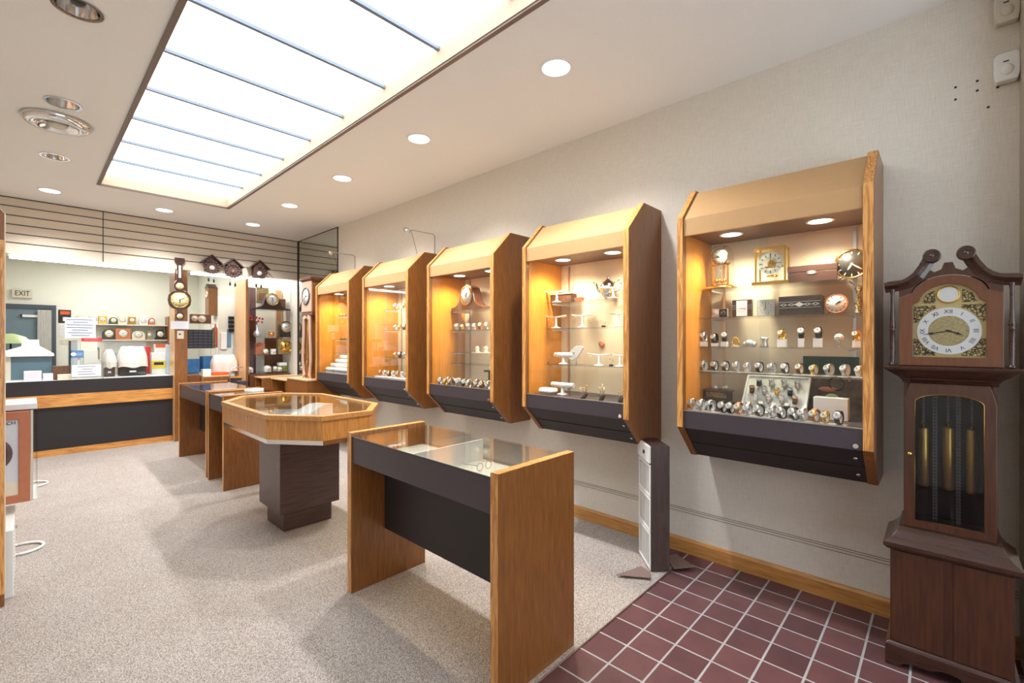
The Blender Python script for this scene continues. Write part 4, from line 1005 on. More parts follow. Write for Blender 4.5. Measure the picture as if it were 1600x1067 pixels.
# ------------------------------------------------------------------ tower heater
th = thing('tower_heater', 'slim standing heater with white louvred front and brown woodgrain side', 'heater', (2.679, 1.321, .008), R(43))
# local x along white face, local y along depth (back)
wl, dp_ = .265, .115
MB().box(0, -dp_, .0, wl, 0, .785).build('casing', 'walnut_z', th, .002)
for z0, z1 in ((.005, .235), (.24, .455), (.46, .665)):
    fr = MB().frame([(.005, z0), (wl-.005, z0), (wl-.005, z1), (.005, z1)], [(.022, z0+.018), (wl-.022, z0+.018), (wl-.022, z1-.018), (.022, z1-.018)], 'y', .0005, .008).build('grille_frame', 'white', th, .003)
    m = MB()
    for k in range(11): m.box(.028+k*.0196, .002, z0+.02, .037+k*.0196, .005, z1-.02)
    m.build('louvres', 'white', fr); MB().box(.022, .0005, z0+.018, wl-.022, .0015, z1-.018).build('backing', plain('dark_grille_backing', rgb(70, 66, 64), .7), fr)
cp = MB().box(.005, .0005, .675, wl-.005, .016, .783).build('control_panel', 'white', th, .004)
MB().lathe([(.013, .016), (.011, .024), (.0001, .024)], (.1, 0, .73), 'y', 14, cap=False).build('knob', 'black', cp)
MB().box(.03, -dp_-.006, .0, wl, -dp_-.0005, .3).build('back_plate', 'white', th)
for i, (vs, lb) in enumerate((([(2.47, 1.45), (2.58, 1.28), (2.67, 1.325), (2.70, 1.40)], 'left'), ([(2.785, 1.22), (2.90, 1.14), (3.02, 1.31), (2.93, 1.34)], 'right'))):
    m = MB(); k = len(vs)
    m.add([(x, y, .0075+(.012 if j in (0, 1) else 0)) for j, (x, y) in enumerate(vs)]+[(x, y, .0105+(.012 if j in (0, 1) else 0)) for j, (x, y) in enumerate(vs)],
          [(0, 1, 2, 3), (4, 5, 6, 7)]+[(j, (j+1) % 4, 4+(j+1) % 4, 4+j) for j in range(4)])
    tag(m.build('carpet_offcut', 'kraft'), f'curled brown carpet offcut on the floor at the {lb} foot of heater', 'carpet offcut')

# ------------------------------------------------------------------ motion sensors
for px, py, s_, lb, mt in ((1596, 100, 1, 'white motion sensor on wall above the grandfather clock, lower of two', 'white'), (1592, 8, 1, 'cream motion sensor at top right corner of wall, upper of two', 'offwhite')):
    p = atX(px, py, W-.03); t = thing('motion_sensor', lb, 'sensor', (W-.0005, max(p.y, -.22), p.z-.06), DF)
    MB().prism([(-.035, 0), (.035, 0), (.042, .03), (.042, .115), (.03, .13), (-.03, .13), (-.042, .115), (-.042, .03)], 'y', -.045, 0).build('housing', mt, t, .006)
    MB().sphere((0, -.045, .05), .022, sy=.5, sz=1.2).build('lens', mt, t); MB().box(-.012, -.047, .085, .006, -.044, .09).build('slot', 'black', t)

# ------------------------------------------------------------------ back service counter
YC = 8.16; o = (XL, YC, .006)
t = thing('service_counter', 'long low service counter with dark panels and oak rail at the back', 'counter', o)
MB(o).box(XL+.1, YC, .006, 1.458, YC+.02, .085).build('kick_board', 'oak_x', t)
MB(o).box(XL+.1, YC+.005, .085, 1.458, YC+.02, .62).build('lower_panel', 'darker', t)
MB(o).box(XL+.1, YC-.02, .62, 1.458, YC+.02, .775).build('rail', 'oak_x', t, .002)
MB(o).box(XL+.1, YC-.005, .776, 1.458, YC+.02, .955).build('upper_panel', 'darker', t)
MB(o).box(XL+.1, YC+.02, .93, 1.458, YC+.75, .955).build('worktop', 'white', t)
gs = MB(o).box(.4, YC+.0, .956, 1.458, YC+.006, 1.44).build('glass_screen', 'glass', t)
MB(o).box(.4, YC-.0015, 1.44, 1.458, YC+.3, 1.448).build('glass_ledge', 'glassedge', t)
MB(o).box(.7, YC-.002, .956, .706, YC+.3, 1.44).build('glass_divider', 'glassedge', t)
# columns
t = thing('oak_post', 'wide oak post at the counter end carrying the barometer', 'post', (1.462, 8.05, .006))
MB().box(0, 0, 0, .155, .35, 2.5).build('shaft', 'oak', t, .002); MB().box(-.001, .002, 0, 0, .348, 1.95).build('side_face', 'oak_pale', t)
t = thing('oak_partition_post', 'pale oak partition post under the right cuckoo clocks', 'post', (2.378, 8.02, .006))
MB().box(0, 0, 0, .035, .56, 2.44).build('shaft', 'oak', t, .002); MB().box(-.0012, .003, 0, 0, .558, 2.43).build('side_face', 'oak_pale', t)
# barometer
t = thing('barometer', 'dark wooden banjo barometer with brass dials hanging from the slatted fascia before oak post', 'barometer', (1.474, YF-.0055, .0435))
hp = [(-.035, .0), (.035, .0)]
pr_ = [(.03, 1.80), (.05, 1.84), (.052, 1.90), (.035, 1.925), (.035, 1.935)]
def half(): return [(.0, 1.752), (.04, 1.765), (.055, 1.80), (.055, 1.84), (.035, 1.87), (.04, 1.91), (.09, 1.93), (.13, 1.98), (.14, 2.05), (.13, 2.12), (.09, 2.17), (.045, 2.19), (.06, 2.215), (.07, 2.26), (.06, 2.3), (.035, 2.335), (.03, 2.56), (.06, 2.6), (.06, 2.66), (.0, 2.66)]
hf = [(x*.97, z*.97) for x, z in half()]; MB().prism(hf+[(-x, z) for x, z in reversed(hf[1:-1])], 'y', -.025, 0).build('body', 'mahog_h', t, .003)
for z, r in ((2.05, .105), (2.25, .045), (1.815, .034)):
    dial(t, (0, -.028, z*.97), r, plain('brass_dial_%d' % int(r*1000), rgb(214, 198, 146), .4), 'brass', hr=6, mn=2, rimw=r*.06)
MB().box(-.014, -.029, 2.30, .014, -.0255, 2.475).build('thermometer', 'offwhite', t)
flat_ = MB().box(-.115, -.004, 0, .1, 0, .115).build('notice', 'paper', None, 0, (1.53, 8.045, 1.63))
tag(flat_, 'white paper notice taped to oak post under the barometer', 'notice')
t = thing('picture_card', 'small framed card on oak post under the paper notice', 'card', (1.53, 8.045, 1.49)); MB().box(-.04, -.004, 0, .04, 0, .115).build('card', 'offwhite', t); MB().box(-.02, -.0055, .055, .005, -.004, .075).build('print', 'black', t)
# cuckoo clocks
def cuckoo(x, y, z, label, s=1, var=0):
    t = thing('cuckoo_clock', label, 'cuckoo clock', (x, y, z), 0, 'cuckoo clocks on the slatted fascia')
    MB().box(-.075*s, -.09*s, 0, .075*s, 0, .16*s).prism([(-.075*s, .16*s), (.075*s, .16*s), (0, .24*s)], 'y', -.09*s, 0).build('case', 'carved', t)
    MB().prism([(-.14*s, .135*s), (0, .255*s), (.14*s, .135*s), (.13*s, .125*s), (0, .238*s), (-.13*s, .125*s)], 'y', -.12*s, 0).build('roof', 'carved' if var < 2 else 'mahog', t)
    m = MB(); random.seed(var+5)
    for k in range(14 if var < 2 else 4):
        a = 2*pi*k/14; m.sphere((.085*s*cos(a), -.09*s, .075*s+.085*s*sin(a)), .022*s, seg=8, sy=.5)
    m.build('carving', 'carved', t)
    dial(t, (0, -.094*s, .06*s), .034*s, 'offwhite' if var != 1 else 'patina', 'carved', hr=2, mn=6)
    MB().box(-.018*s, -.094*s, .12*s, .018*s, -.09*s, .155*s).build('bird_door', 'black', t)
    for k, (dx, zz) in enumerate(((-.03, -.09), (.035, -.1))):
        w_ = MB().sphere((dx*s, -.05*s, (zz-.02)*s), .014*s, sz=2.2, seg=10).build('weight', 'black', t)
        MB().tube([(dx*s, -.05*s, 0), (dx*s, -.05*s, zz*s)], .002, 5).build('chain', 'brass', w_)
    return t
cuckoo(1.845, YF-.005, 2.46, 'left of three carved cuckoo clocks on the slatted fascia', 1.0, 0)
cuckoo(2.12, YF-.005, 2.43, 'middle of three cuckoo clocks, carved with leaves, on the slatted fascia', 1.05, 1)
cuckoo(2.48, YF-.005, 2.44, 'right cuckoo clock with pale chalet front on the slatted fascia', 1.08, 2)
# notices with illegible lines
def notice(x0_, z0, x1_, z1, y, label, lines, mat='paper', lmat='line', name='notice'):
    t = thing(name, label, 'notice', (x0_, y, z0)); w, h = x1_-x0_, z1-z0
    MB().box(0, 0, 0, w, .003, h).build('sheet', mat, t)
    m = MB()
    for i, (a, b) in enumerate(lines):
        zz = h*(1-(i+.8)/(len(lines)+.8)); m.box(a*w, -.0008, zz-h*.018, b*w, 0, zz+h*.018)
    m.build('print', lmat, t)
YN = YC-.004
p0 = atY(101.5, 527.5, YN); p1 = atY(149.5, 496.5, YN)
notice(p0.x, p0.z, p1.x, p1.z, YN, 'large white notice with faint blue lines fixed above glass counter', [(.05, .9), (.25, .75), (.05, .92), (.05, .9), (.22, .75), (.1, .88), (.2, .8)])
p0 = atY(112, 590, YN); p1 = atY(158, 568.5, YN)
notice(p0.x, p0.z+.01, p1.x, p1.z, YN-.002, 'white notice low on the glass counter front', [(.2, .8), (.35, .7), (.2, .7), (.2, .8)])
p0 = atY(127, 533, YN); p1 = atY(159.5, 527.8, YN)
notice(p0.x, p0.z, p1.x, p1.z, YN-.004, 'narrow red strip sign on the glass counter', [(.15, .8), (.1, .95)], 'red', 'paper', 'strip_sign')
p0 = atY(110.5, 558.8, YC+.05); p1 = atY(130.5, 546.8, YC+.05)
t = thing('blue_sign', 'small blue sign with pale oval standing inside the glass counter', 'sign', (p0.x, YC+.05, p0.z))
w, h = p1.x-p0.x, p1.z-p0.z
MB().box(0, 0, -.24+.0, w, .004, 0).build('stand', 'glass', t); MB().box(0, -.001, 0, w, .005, h).build('panel', 'blue', t)
MB().lathe([(h*.25, -.003), (.0001, -.0035)], (w*.22, 0, h*.5), 'y', 24, sx=1.1, cap=False).build('oval', 'paper', t); MB().box(w*.45, -.003, h*.3, w*.92, -.001, h*.7).build('panel_text', plain('mid_blue', rgb(90, 150, 210), .5), t)

# ------------------------------------------------------------------ far office
YW = 11.5
# doorway
d0 = struct(MB().box(-.36, YW-.02, 0, .3, YW-.012, 2.02), 'door_1', 'teal')
struct(MB().box(-.4, YW-.05, 2.02, .36, YW, 2.09).box(.3, YW-.05, 0, .36, YW, 2.02), 'trim_4', plain('dark_door_frame', rgb(70, 80, 90), .5))
m = MB()
for k in range(9): m.prism([(.13+k*.019, -.09), (.139+k*.019, -.05), (.149+k*.019, -.09), (.139+k*.019, -.06)], 'z', .02, 2.0)
m.v = [v+Vector((0, YW, 0)) for v in m.v]; tag(m.build('folding_door', 'white'), 'white folded accordion door at right of the dark doorway', 'folding door')
t = thing('door_closer', 'white door closer arm across top of the dark doorway', 'door closer', (-.05, YW-.06, 1.87)); MB().box(0, 0, 0, .2, .035, .04).build('body', 'white', t); MB().box(-.02, .0, .0, .0, .034, .05).build('cap', 'black', t)
t = thing('exit_sign', 'white EXIT sign with dark letters above the doorway', 'sign', (-.05, YW-.002, 2.27))
MB().box(-.12, -.06, -.075, .12, 0, .075).build('box', 'offwhite', t, .002)
ex = text('letters', 'EXIT', .125, 'black', t, (0, -.0615, 0), (R(90), 0, 0), .001); ex.scale.x = .7
p0 = atY(91, 504, YW-.005); p1 = atY(111, 484, YW-.005)
t = thing('poster', 'small dark poster with orange band on the office wall', 'poster', (p0.x, YW-.005, p0.z)); w, h = p1.x-p0.x, p1.z-p0.z
MB().box(0, 0, 0, w, .004, h).build('sheet', 'black', t); MB().box(w*.15, -.001, h*.65, w*.9, 0, h*.9).build('band', 'orange', t); MB().box(w*.35, -.001, h*.15, w*.7, 0, h*.45).build('motif', 'paper', t)
for k, (a, b) in enumerate(((507, 514), (516, 526))):
    q0 = atY(92, b, YW-.005); q1 = atY(102, a, YW-.005)
    tag(MB().box(0, 0, 0, q1.x-q0.x, .003, q1.z-q0.z).build('leaflet', 'paper', None, 0, tuple(q0)), f'white leaflet on office wall, {["upper", "lower"][k]} one below the dark poster', 'leaflet')
t = thing('light_switch', 'beige wall switch plate right of folding door', 'switch', tuple(atY(100, 534, YW-.002))); MB().box(-.05, -.006, -.04, .05, 0, .04).build('plate', 'offwhite', t); MB().box(-.008, -.012, -.012, .008, -.006, .012).build('toggle', 'white', t)
# office shelves
for z, x_0, lb in ((1.775, .62, 'upper'), (1.485, .96, 'lower')):
    t = thing('wall_shelf', f'{lb} white shelf of clocks on the office wall', 'shelf', (x_0, 11.28, z)); MB().box(0, 0, -.02, 1.93-x_0, .22, 0).build('board', 'offwhite', t)
    MB().box(.1, .18, -.1, .11, .22, -.02).box(1.1, .18, -.1, 1.11, .22, -.02).build('bracket', 'white', t)
t = thing('shelf_end_panel', 'oak end panel closing the office shelves', 'panel', (1.93, 11.2, 1.0)); MB().box(0, 0, 0, .12, .3, .95).build('board', 'oak', t)
def mclock(px, z, w, h, label, mat, face='white', shape='arch', y=11.36):
    p = atY(px, 500, y); t = thing('shelf_clock', label, 'clock', (p.x, y, z+.0005))
    if shape == 'arch': poly = [(-w/2, 0), (w/2, 0), (w/2, h*.5)]+[(w/2*cos(pi*k/10), h*.5+h*.5*sin(pi*k/10)) for k in range(1, 10)]+[(-w/2, h*.5)]
    elif shape == 'step': poly = [(-w/2, 0), (w/2, 0), (w/2, h*.2), (w*.38, h*.25), (w*.38, h*.85), (w*.2, h), (-w*.2, h), (-w*.38, h*.85), (-w*.38, h*.25), (-w/2, h*.2)]
    else: poly = [(-w/2, 0), (w/2, 0), (w/2, h), (-w/2, h)]
    MB().prism(poly, 'y', -.04, .04).build('case', mat, t, .003)
    r = min(w, h)*.33; dial(t, (0, -.043, h*.56), r, face, 'brass', hr=10, mn=2)
up = [(124, .11, .16, 'offwhite', 'arch'), (146, .12, .15, 'silver', 'box'), (160, .12, .15, 'brass', 'box'), (177, .12, .13, 'green', 'arch'), (191, .13, .15, 'offwhite', 'box'), (206, .11, .15, 'brass', 'box'), (224, .13, .13, 'white', 'box'), (237, .10, .14, 'copper', 'arch')]
for k, (px, w, h, mt, sh) in enumerate(up): mclock(px, 1.775, w, h, f'{["cream arched", "silver square", "brass boxy", "greenish arched", "cream square", "brass narrow", "plain white", "copper-rimmed round"][k]} clock, {ORD[k]} from left on upper office shelf', mt, shape=sh)
mclock(170, 1.485, .19, .2, 'charcoal arched clock at left on lower office shelf', 'blackwood')
mclock(192, 1.485, .22, .21, 'brown square wooden clock on lower office shelf', 'copper', shape='box')
mclock(216, 1.485, .2, .17, 'pale oval clock in middle of lower office shelf', 'offwhite')
mclock(233, 1.485, .09, .17, 'small brass figure clock on lower office shelf', 'brassdull', shape='step')
mclock(250, 1.485, .16, .2, 'black stepped clock with white diamond dial on lower office shelf', 'black', shape='step')
p = atY(229, 495, 11.4); flat('paper_card', 'plain white card behind clocks on the upper office shelf', 'card', p.x, 11.45, 1.7755, .16, .004, .16, 'paper')
# bench under shelves with bits
t = thing('work_bench', 'cluttered white work bench below the office shelves', 'bench', (.5, 10.6, .006)); MB().box(0, 0, 1.1, 1.58, .6, 1.13).build('top', 'offwhite', t); MB().box(.02, .05, 0, .06, .5, 1.1).box(1.44, .05, 0, 1.48, .5, 1.1).build('frame', 'steel', t)
random.seed(11)
nm = ['red', 'patina', 'brass', 'grey', 'copper', 'offwhite', 'black', 'red']
cn = ['red', 'brown', 'brass-coloured', 'grey', 'copper-coloured', 'cream', 'black', 'bright red']
for k in range(8):
    flat('small_box', f'{cn[k]} small box, {ORD[k]} from left on the office work bench', 'box', .65+k*.165, 10.75, 1.1365, .12, .1, random.uniform(.1, .22), nm[k], random.uniform(-.2, .2), 'boxes on the work bench')
flat('orange_bin', 'orange open bin at right end of the office bench', 'bin', 1.97, 10.8, 1.1365, .16, .12, .33, 'orange')
# cloth covered machines on the counter worktop
def cloth(name, label, x_0, x_1, y_0, y_1, z0, z1, mat='pinkcloth', topin=.05, nx=22, ny=10):
    m = MB(); vs = []; random.seed(int(x_0*100)+3)
    n = 40; rings = []
    for lev in range(8):
        f_ = lev/7; ins = (0 if f_ < .5 else topin*(f_-.5)*2); zz = z0+(z1-z0)*min(1, f_*1.15)
        for k in range(n):
            a = 2*pi*k/n; c, s_ = cos(a), sin(a); mm = 1/max(abs(c), abs(s_))**.85
            rip = .012*sin(9*a+1)*(1-f_)+.006*sin(17*a)*(1-f_)
            hx = (x_1-x_0)/2-ins+rip; hy = (y_1-y_0)/2-ins+rip
            vs.append(((x_0+x_1)/2+hx*c*mm, (y_0+y_1)/2+hy*s_*mm, zz+(0.012*sin(5*a) if lev == 0 else 0)-(.01*sin(3*a) if lev > 5 else 0)))
    fs = [(l*n+k, l*n+(k+1) % n, l*n+n+(k+1) % n, l*n+n+k) for l in range(7) for k in range(n)]
    fs.append([7*n+k for k in range(n)])
    o_ = (( x_0+x_1)/2, (y_0+y_1)/2, z0); m.o = Vector(o_)
    b = m.add(vs, fs, True).build(name, mat, None, 0, o_); return tag(b, label, 'cloth')
YB = 8.62
def machine(pxa, pxb, label, lb2, mat, pytop=541, y=YB):
    a = atY(pxa, 583, y-.12); b = atY(pxb, 583, y-.12); t = thing('covered_machine', label, 'machine', ((a.x+b.x)/2, y, .956)); w = b.x-a.x
    MB().box(-w/2+.02, -.1, 0, w/2-.02, .12, .22).build('body', mat, t, .01); MB().box(-w*.12, -.104, .05, w*.1, -.1, .075).build('label_plate', 'paper', t)
    zt = atY(pxb-15, pytop, y).z
    cloth('dust_cloth', lb2, a.x+.015, b.x-.015, y-.14, y+.16, 1.08, zt)
machine(160, 183, 'dark red machine under left cloth on the back worktop', 'pale cloth draped over the left machine behind glass counter', 'mahog', 546)
machine(184, 232, 'black machine with label under right cloth on the back worktop', 'large pale cloth draped over the right machine behind glass counter', 'black', 541)
# other things on the worktop
def pbox(name, label, cat, pxa, pya, pxb, pyb, y, d, mat, z0=None, rz=0):
    a = atY(pxa, pyb, y); b = atY(pxb, pya, y); zz = a.z if z0 is None else z0
    t = thing(name, label, cat, ((a.x+b.x)/2, y, zz), rz); w = b.x-a.x; h = b.z-zz
    MB().box(-w/2, 0, 0, w/2, d, h).build('body', mat, t, .003); return t, w, h
t, w, h = pbox('yellow_organiser', 'yellow letter organiser box right of the draped cloths', 'organiser', 237, 550, 260, 580, 8.7, .15, 'white', .956)
MB().box(-w/2-.003, -.004, h*.25, w/2+.003, 0, h*.62).build('yellow_front', 'yellow', t); MB().box(-w*.35, -.006, h*.42, w*.3, -.004, h*.55).build('slot', 'black', t)
pbox('red_case', 'red plastic case behind the cloth on the back worktop', 'case', 222, 541, 236, 580, 8.86, .06, 'red', .956)
t, w, h = pbox('white_organiser', 'white open letter tray behind the yellow organiser', 'organiser', 241, 537, 262, 580, 8.9, .06, 'white', .956); MB().box(-w*.4, -.003, h*.88, w*.45, 0, h).build('orange_rim', 'orange', t)
pbox('paper_stack', 'tall stack of pale blue papers beside the oak post', 'paper stack', 261, 538, 269, 583, 8.5, .12, plain('bluish_paper', rgb(190, 206, 220), .7), .956)
pbox('black_pole', 'dark leaning strip left of the notices on the worktop', 'pole', 108, 532, 110.5, 572, 8.5, .02, 'black', .956)
pbox('brown_bag', 'crumpled brown bag lying left on the service counter', 'bag', 82, 571, 109, 587, 8.3, .15, 'patina', .956)
pbox('wood_tray', 'pale wooden tray at the counter edge by brown bag', 'tray', 90, 584, 112, 590, YC+.03, .08, 'cream', .956)
pbox('white_block', 'wide white paper block, left one on the service counter', 'paper block', 37, 579, 65, 592, YC+.05, .12, 'paper', .956)
pbox('white_block', 'narrow white paper block, right one on the service counter', 'paper block', 67, 583, 83, 592, YC+.05, .12, 'paper', .956)
pbox('grey_calculator', 'grey and tan instrument inside glass counter behind the signs', 'instrument', 107, 531, 121, 583, 8.7, .1, 'grey', .956)
pbox('cream_machine', 'round-fronted cream machine inside glass counter', 'machine', 131, 547, 153, 583, 8.62, .12, 'offwhite', .956)
pbox('yellow_card_box', 'tan display box with coloured figures behind the glass counter', 'box', 126, 534, 152, 583, 8.8, .08, 'cream', .956)
# hood machine and lamp at left
a = atY(47, 590, 8.75); t = thing('fume_hood', 'white flared hood of a small engraving cabinet at far left', 'machine', (a.x, 8.75, .956))
zt = lambda py, y=8.75: atY(47, py, y).z-.956
sw = .0125
MB().box(-.17, -.1, 0, .2, .16, zt(557)).build('tinted_cabinet', plain('blue_grey_panel', rgb(90, 116, 128), .3), t)
MB().box(-.3, -.11, 0, -.17, .16, zt(552)).build('side_box', 'offwhite', t)
MB().loft([(-.32, -.16, .22, .2, zt(556)), (-.32, -.16, .22, .2, zt(552)), (-.09, -.06, .1, .1, zt(541))]).build('hood', 'white', t)
MB().loft([(-.08, -.05, .09, .09, zt(541)), (-.07, -.04, .08, .08, zt(530))]).build('cap', 'white', t)
a = atY(20, 536, 9.2); t = thing('desk_lamp', 'pale green glass shade desk lamp by the doorway', 'lamp', (a.x-.02, 9.2, .956))
zz = a.z-.956
MB().lathe([(.21, zz), (.2, zz+.02), (.14, zz+.09), (.04, zz+.13), (.0001, zz+.135)], seg=28, cap=False).build('lamp_shade', 'palegreen', t)
MB().tube([(0, 0, 0), (0, 0, zz+.1)], .01, 8).build('stem', 'black', t); MB().lathe([(.09, 0), (.08, .02), (.01, .03)], seg=20).build('base', 'black', t)

# ------------------------------------------------------------------ middle bay between the posts
YM = 8.25
def shelfunit(label, x_0, x_1, y_0, y_1, z0, levels, ztop, name='glass_shelf_unit'):
    t = thing(name, label, 'glass shelves', (x_0, y_0, z0)); o = (x_0, y_0, z0)
    for z in levels: MB(o).box(x_0+.008, y_0+.008, z-.008, x_1-.008, y_1, z).build('glass_shelf', 'glassedge', t)
    for x in (x_0, x_1-.006):
        for y in (y_0, y_1-.006): MB(o).box(x, y, z0, x+.006, y+.006, ztop).build('post', 'steel', t)
    return t
t = thing('oak_cabinet', 'low oak cabinet between the two posts, left block', 'cabinet', (1.62, 8.3, .006)); MB().box(0, 0, 0, .212, .35, .93).build('body', 'oak', t, .002)
t = thing('oak_cabinet', 'low pale-sided oak cabinet between the two posts with red tray on it', 'cabinet', (1.84, 8.15, .006)); MB().box(0, 0, 0, .33, .4, .9).build('body', 'oak', t, .002); MB().box(-.001, .002, 0, 0, .398, .898).build('side_face', 'oak_pale', t); MB().box(-.003, -.003, .9, .333, .403, .915).build('top', 'oak_pale', t)
flat('red_tray', 'orange red tray on the low oak cabinet between the posts', 'tray', 2.08, 8.3, .9215, .22, .14, .045, 'orange')
flat('clear_box', 'clear plastic box with white items on the low oak cabinet', 'box', 1.9, 8.28, .9215, .11, .12, .1, 'white')
shelfunit('glass shelf unit of office supplies between the oak posts', 1.64, 2.12, 8.62, 8.92, .95, (1.34, 1.74), 1.76)
t = thing('base_unit', 'pale storage base under the office supply shelves', 'cabinet', (1.63, 8.7, .006)); MB().box(0, 0, 0, .54, .25, .94).build('body', 'offwhite', t)
flat('blue_towel', 'folded blue cloth on base of the supply shelves', 'cloth', 1.78, 8.75, .9505, .25, .14, .22, 'bluecloth')
flat('blue_towel', 'blue and white bundle right of folded blue cloth', 'cloth', 2.02, 8.76, .9505, .16, .12, .26, 'bluecloth', .2)
t = thing('drawer_organiser', 'dark small-parts organiser with many drawers on middle supply shelf', 'organiser', (1.9, 8.7, 1.3405))
MB().box(-.15, 0, 0, .2, .18, .3).build('case', 'black', t)
m = MB()
for i in range(6):
    for j in range(5): m.box(-.14+j*.067, -.004, .012+i*.048, -.082+j*.067, 0, .048+i*.048)
m.build('drawers', plain('slate_drawers', rgb(70, 78, 92), .3), t)
t = thing('white_tower', 'narrow white ribbed tower left of drawer organiser', 'organiser', (1.7, 8.72, 1.3405)); m = MB()
for i in range(9): m.box(-.03, 0, i*.035, .03, .1, i*.035+.03)
m.build('trays', 'white', t)
t = thing('speaker', 'small black square speaker on top of supply shelves', 'speaker', (1.69, 8.72, 1.7405)); MB().box(-.06, 0, 0, .06, .12, .16).build('cabinet', 'black', t); MB().lathe([(.04, -.003), (.0001, -.001)], (0, 0, .07), 'y', 16, cap=False).build('cone', 'grey', t)
t = thing('double_dial_clock', 'wooden clock with two cream round dials on the supply shelves', 'clock', (1.9, 8.74, 1.7405)); MB().box(-.1, 0, 0, .18, .1, .15).build('case', 'patina', t, .004)
dial(t, (-.05, -.003, .08), .045, 'offwhite', 'copper'); dial(t, (.05, -.003, .075), .05, 'offwhite', 'offwhite')
t = thing('red_bottle', 'red and white bottle right of the two-dial clock', 'bottle', (2.13, 8.7, 1.56)); MB().lathe([(.03, -.21), (.03, .1), (.012, .14), (.012, .17)], seg=16).build('body', 'red', t); MB().cyl((0, 0, .17), .014, .03).build('cap', 'white', t)
t = thing('wall_clock', 'oak pendulum wall clock hanging on the office side wall', 'clock', (2.495, 10.2, 1.95), DF)
MB().box(-.12, -.14, 0, .12, 0, .52).build('case', 'oak', t, .003); MB().prism([(-.14, .52), (.14, .52), (0, .6)], 'y', -.15, 0).build('pediment', 'mahog', t); dial(t, (0, -.142, .4), .08, 'white', 'brass')
for k in range(4):
    pbox('cable_reel', f'black hanging strap coil, {ORD[k]} from top left of partition post', 'strap', 357.5, 494+k*6.5, 366, 498.5+k*6.5, 8.713, .041, 'black')
t = thing('pegboard', 'white pegboard panel hung with tools between the oak posts', 'board', (2.14, 8.755, .006)); MB().box(0.045, 0, .9, .34, .012, 2.2).box(.06, .0, 0, .08, .012, .9).box(.29, 0, 0, .32, .012, .9).build('board', 'wwall', t)
pbox('white_fan', 'white round-headed device on wall between the posts', 'appliance', 345, 520, 354.5, 545, 8.723, .031, 'white')
pbox('side_pack', 'blue and grey hanging packet near partition post', 'packet', 355.2, 514, 361, 541, 8.733, .021, plain('slate_blue', rgb(110, 140, 160), .5))
pbox('black_coil', 'tangle of silver and black trinkets on the supply shelf right side', 'trinkets', 332, 512, 336.5, 545, 8.66, .03, 'lace', 1.3405)
cloth('dust_cloth', 'pale pink cloth heaped over equipment between the posts', 2.02, 2.36, 8.36, 8.6, .96, 1.23)
t = thing('steel_frame', 'bent steel tube frame in front of dark panel by partition post', 'frame', (2.192, 8.17, .006)); MB().tube([(0, 0, 0), (0, 0, .93), (.02, 0, 1.0), (.08, 0, 1.03), (.2, 0, 1.03)], .009, 8).build('tube', 'chrome', t)
t = thing('dark_cabinet', 'dark slate cabinet left of the partition post', 'cabinet', (2.19, 8.22, .006)); MB().box(0, 0, 0, .18, .12, .86).build('body', 'dark', t); MB().box(-.005, -.01, .86, .186, .13, .885).build('top', 'oak_x', t)
t = thing('slate_block', 'dark slate box against the foot of the partition post', 'cabinet', (2.2, 7.9, .006)); MB().box(.04, 0, 0, .17, .12, .83).build('body', 'dark', t, .003)

# ------------------------------------------------------------------ right bay: glass shelves with clocks
shelfunit('glass shelf unit of clocks at right of partition post', 2.43, 3.08, 8.05, 8.4, .92, (.95, 1.235, 1.525, 1.975), 2.3)
t = thing('oak_cabinet', 'brown cabinet under the glass clock shelves', 'cabinet', (2.43, 8.02, .006)); MB().box(0, 0, 0, .63, .4, .91).build('body', 'mahog_l', t, .002); MB().box(.1, -.004, .6, .26, 0, .66).build('drawer_pull', 'copper', t)
t = thing('tambour_clock', 'black humped mantel clock with silver dial on top glass shelf', 'clock', (2.79, 8.12, 1.9755))
MB().prism([(-.3, 0), (-.3, .018), (-.2, .035), (-.14, .08), (-.11, .18), (-.065, .255), (0, .28), (.065, .255), (.11, .18), (.14, .08), (.2, .035), (.3, .018), (.3, 0)], 'y', -.05, .07).build('case', 'blackwood', t, .003)
dial(t, (0, -.053, .165), .09, 'silver', 'brass', hr=12, mn=6)
def rb(px, y, z, w, h, label, mat, face='silver', shape='arch'):
    p = atY(px, 500, y); t = thing('shelf_clock', label, 'clock', (p.x, y, z+.0005))
    poly = [(-w/2, 0), (w/2, 0), (w/2, h-w/2)]+[(w/2*cos(pi*k/12), h-w/2+w/2*sin(pi*k/12)) for k in range(1, 12)]+[(-w/2, h-w/2)] if shape == 'arch' else [(-w/2, 0), (w/2, 0), (w/2, h), (-w/2, h)]
    MB().prism(poly, 'y', -.04, .05).build('case', mat, t, .003); dial(t, (0, -.043, h-w/2 if shape == 'arch' else h/2), w*.38, face, 'brass', hr=10, mn=2)
rb(446, 8.15, 1.525, .21, .27, 'black arched clock with silver dial on middle glass shelf', 'blackwood')
rb(446, 8.15, 1.235, .26, .26, 'brass square skeleton clock below the black arched clock', 'brassdull', 'brass', 'box')
rb(414, 8.15, 1.235, .1, .1, 'small round silver clock left on lower glass shelf', 'chrome', 'white')
rb(427, 8.15, 1.235, .06, .09, 'tiny white square clock beside brass skeleton clock', 'white', 'white', 'box')
rb(424, 8.15, 1.525, .07, .09, 'little wooden cube clock on middle glass shelf', 'copper', 'brass', 'box')
for k, (px, w) in enumerate(((390, .08), (418, .09), (429, .08), (436.5, .06))):
    rb(px, 8.15, .95, w, w*1.1, f'small round desk clock, {ORD[k]} from left on bottom glass shelf', ['white', 'white', 'steel', 'white', 'silver'][k], 'white')
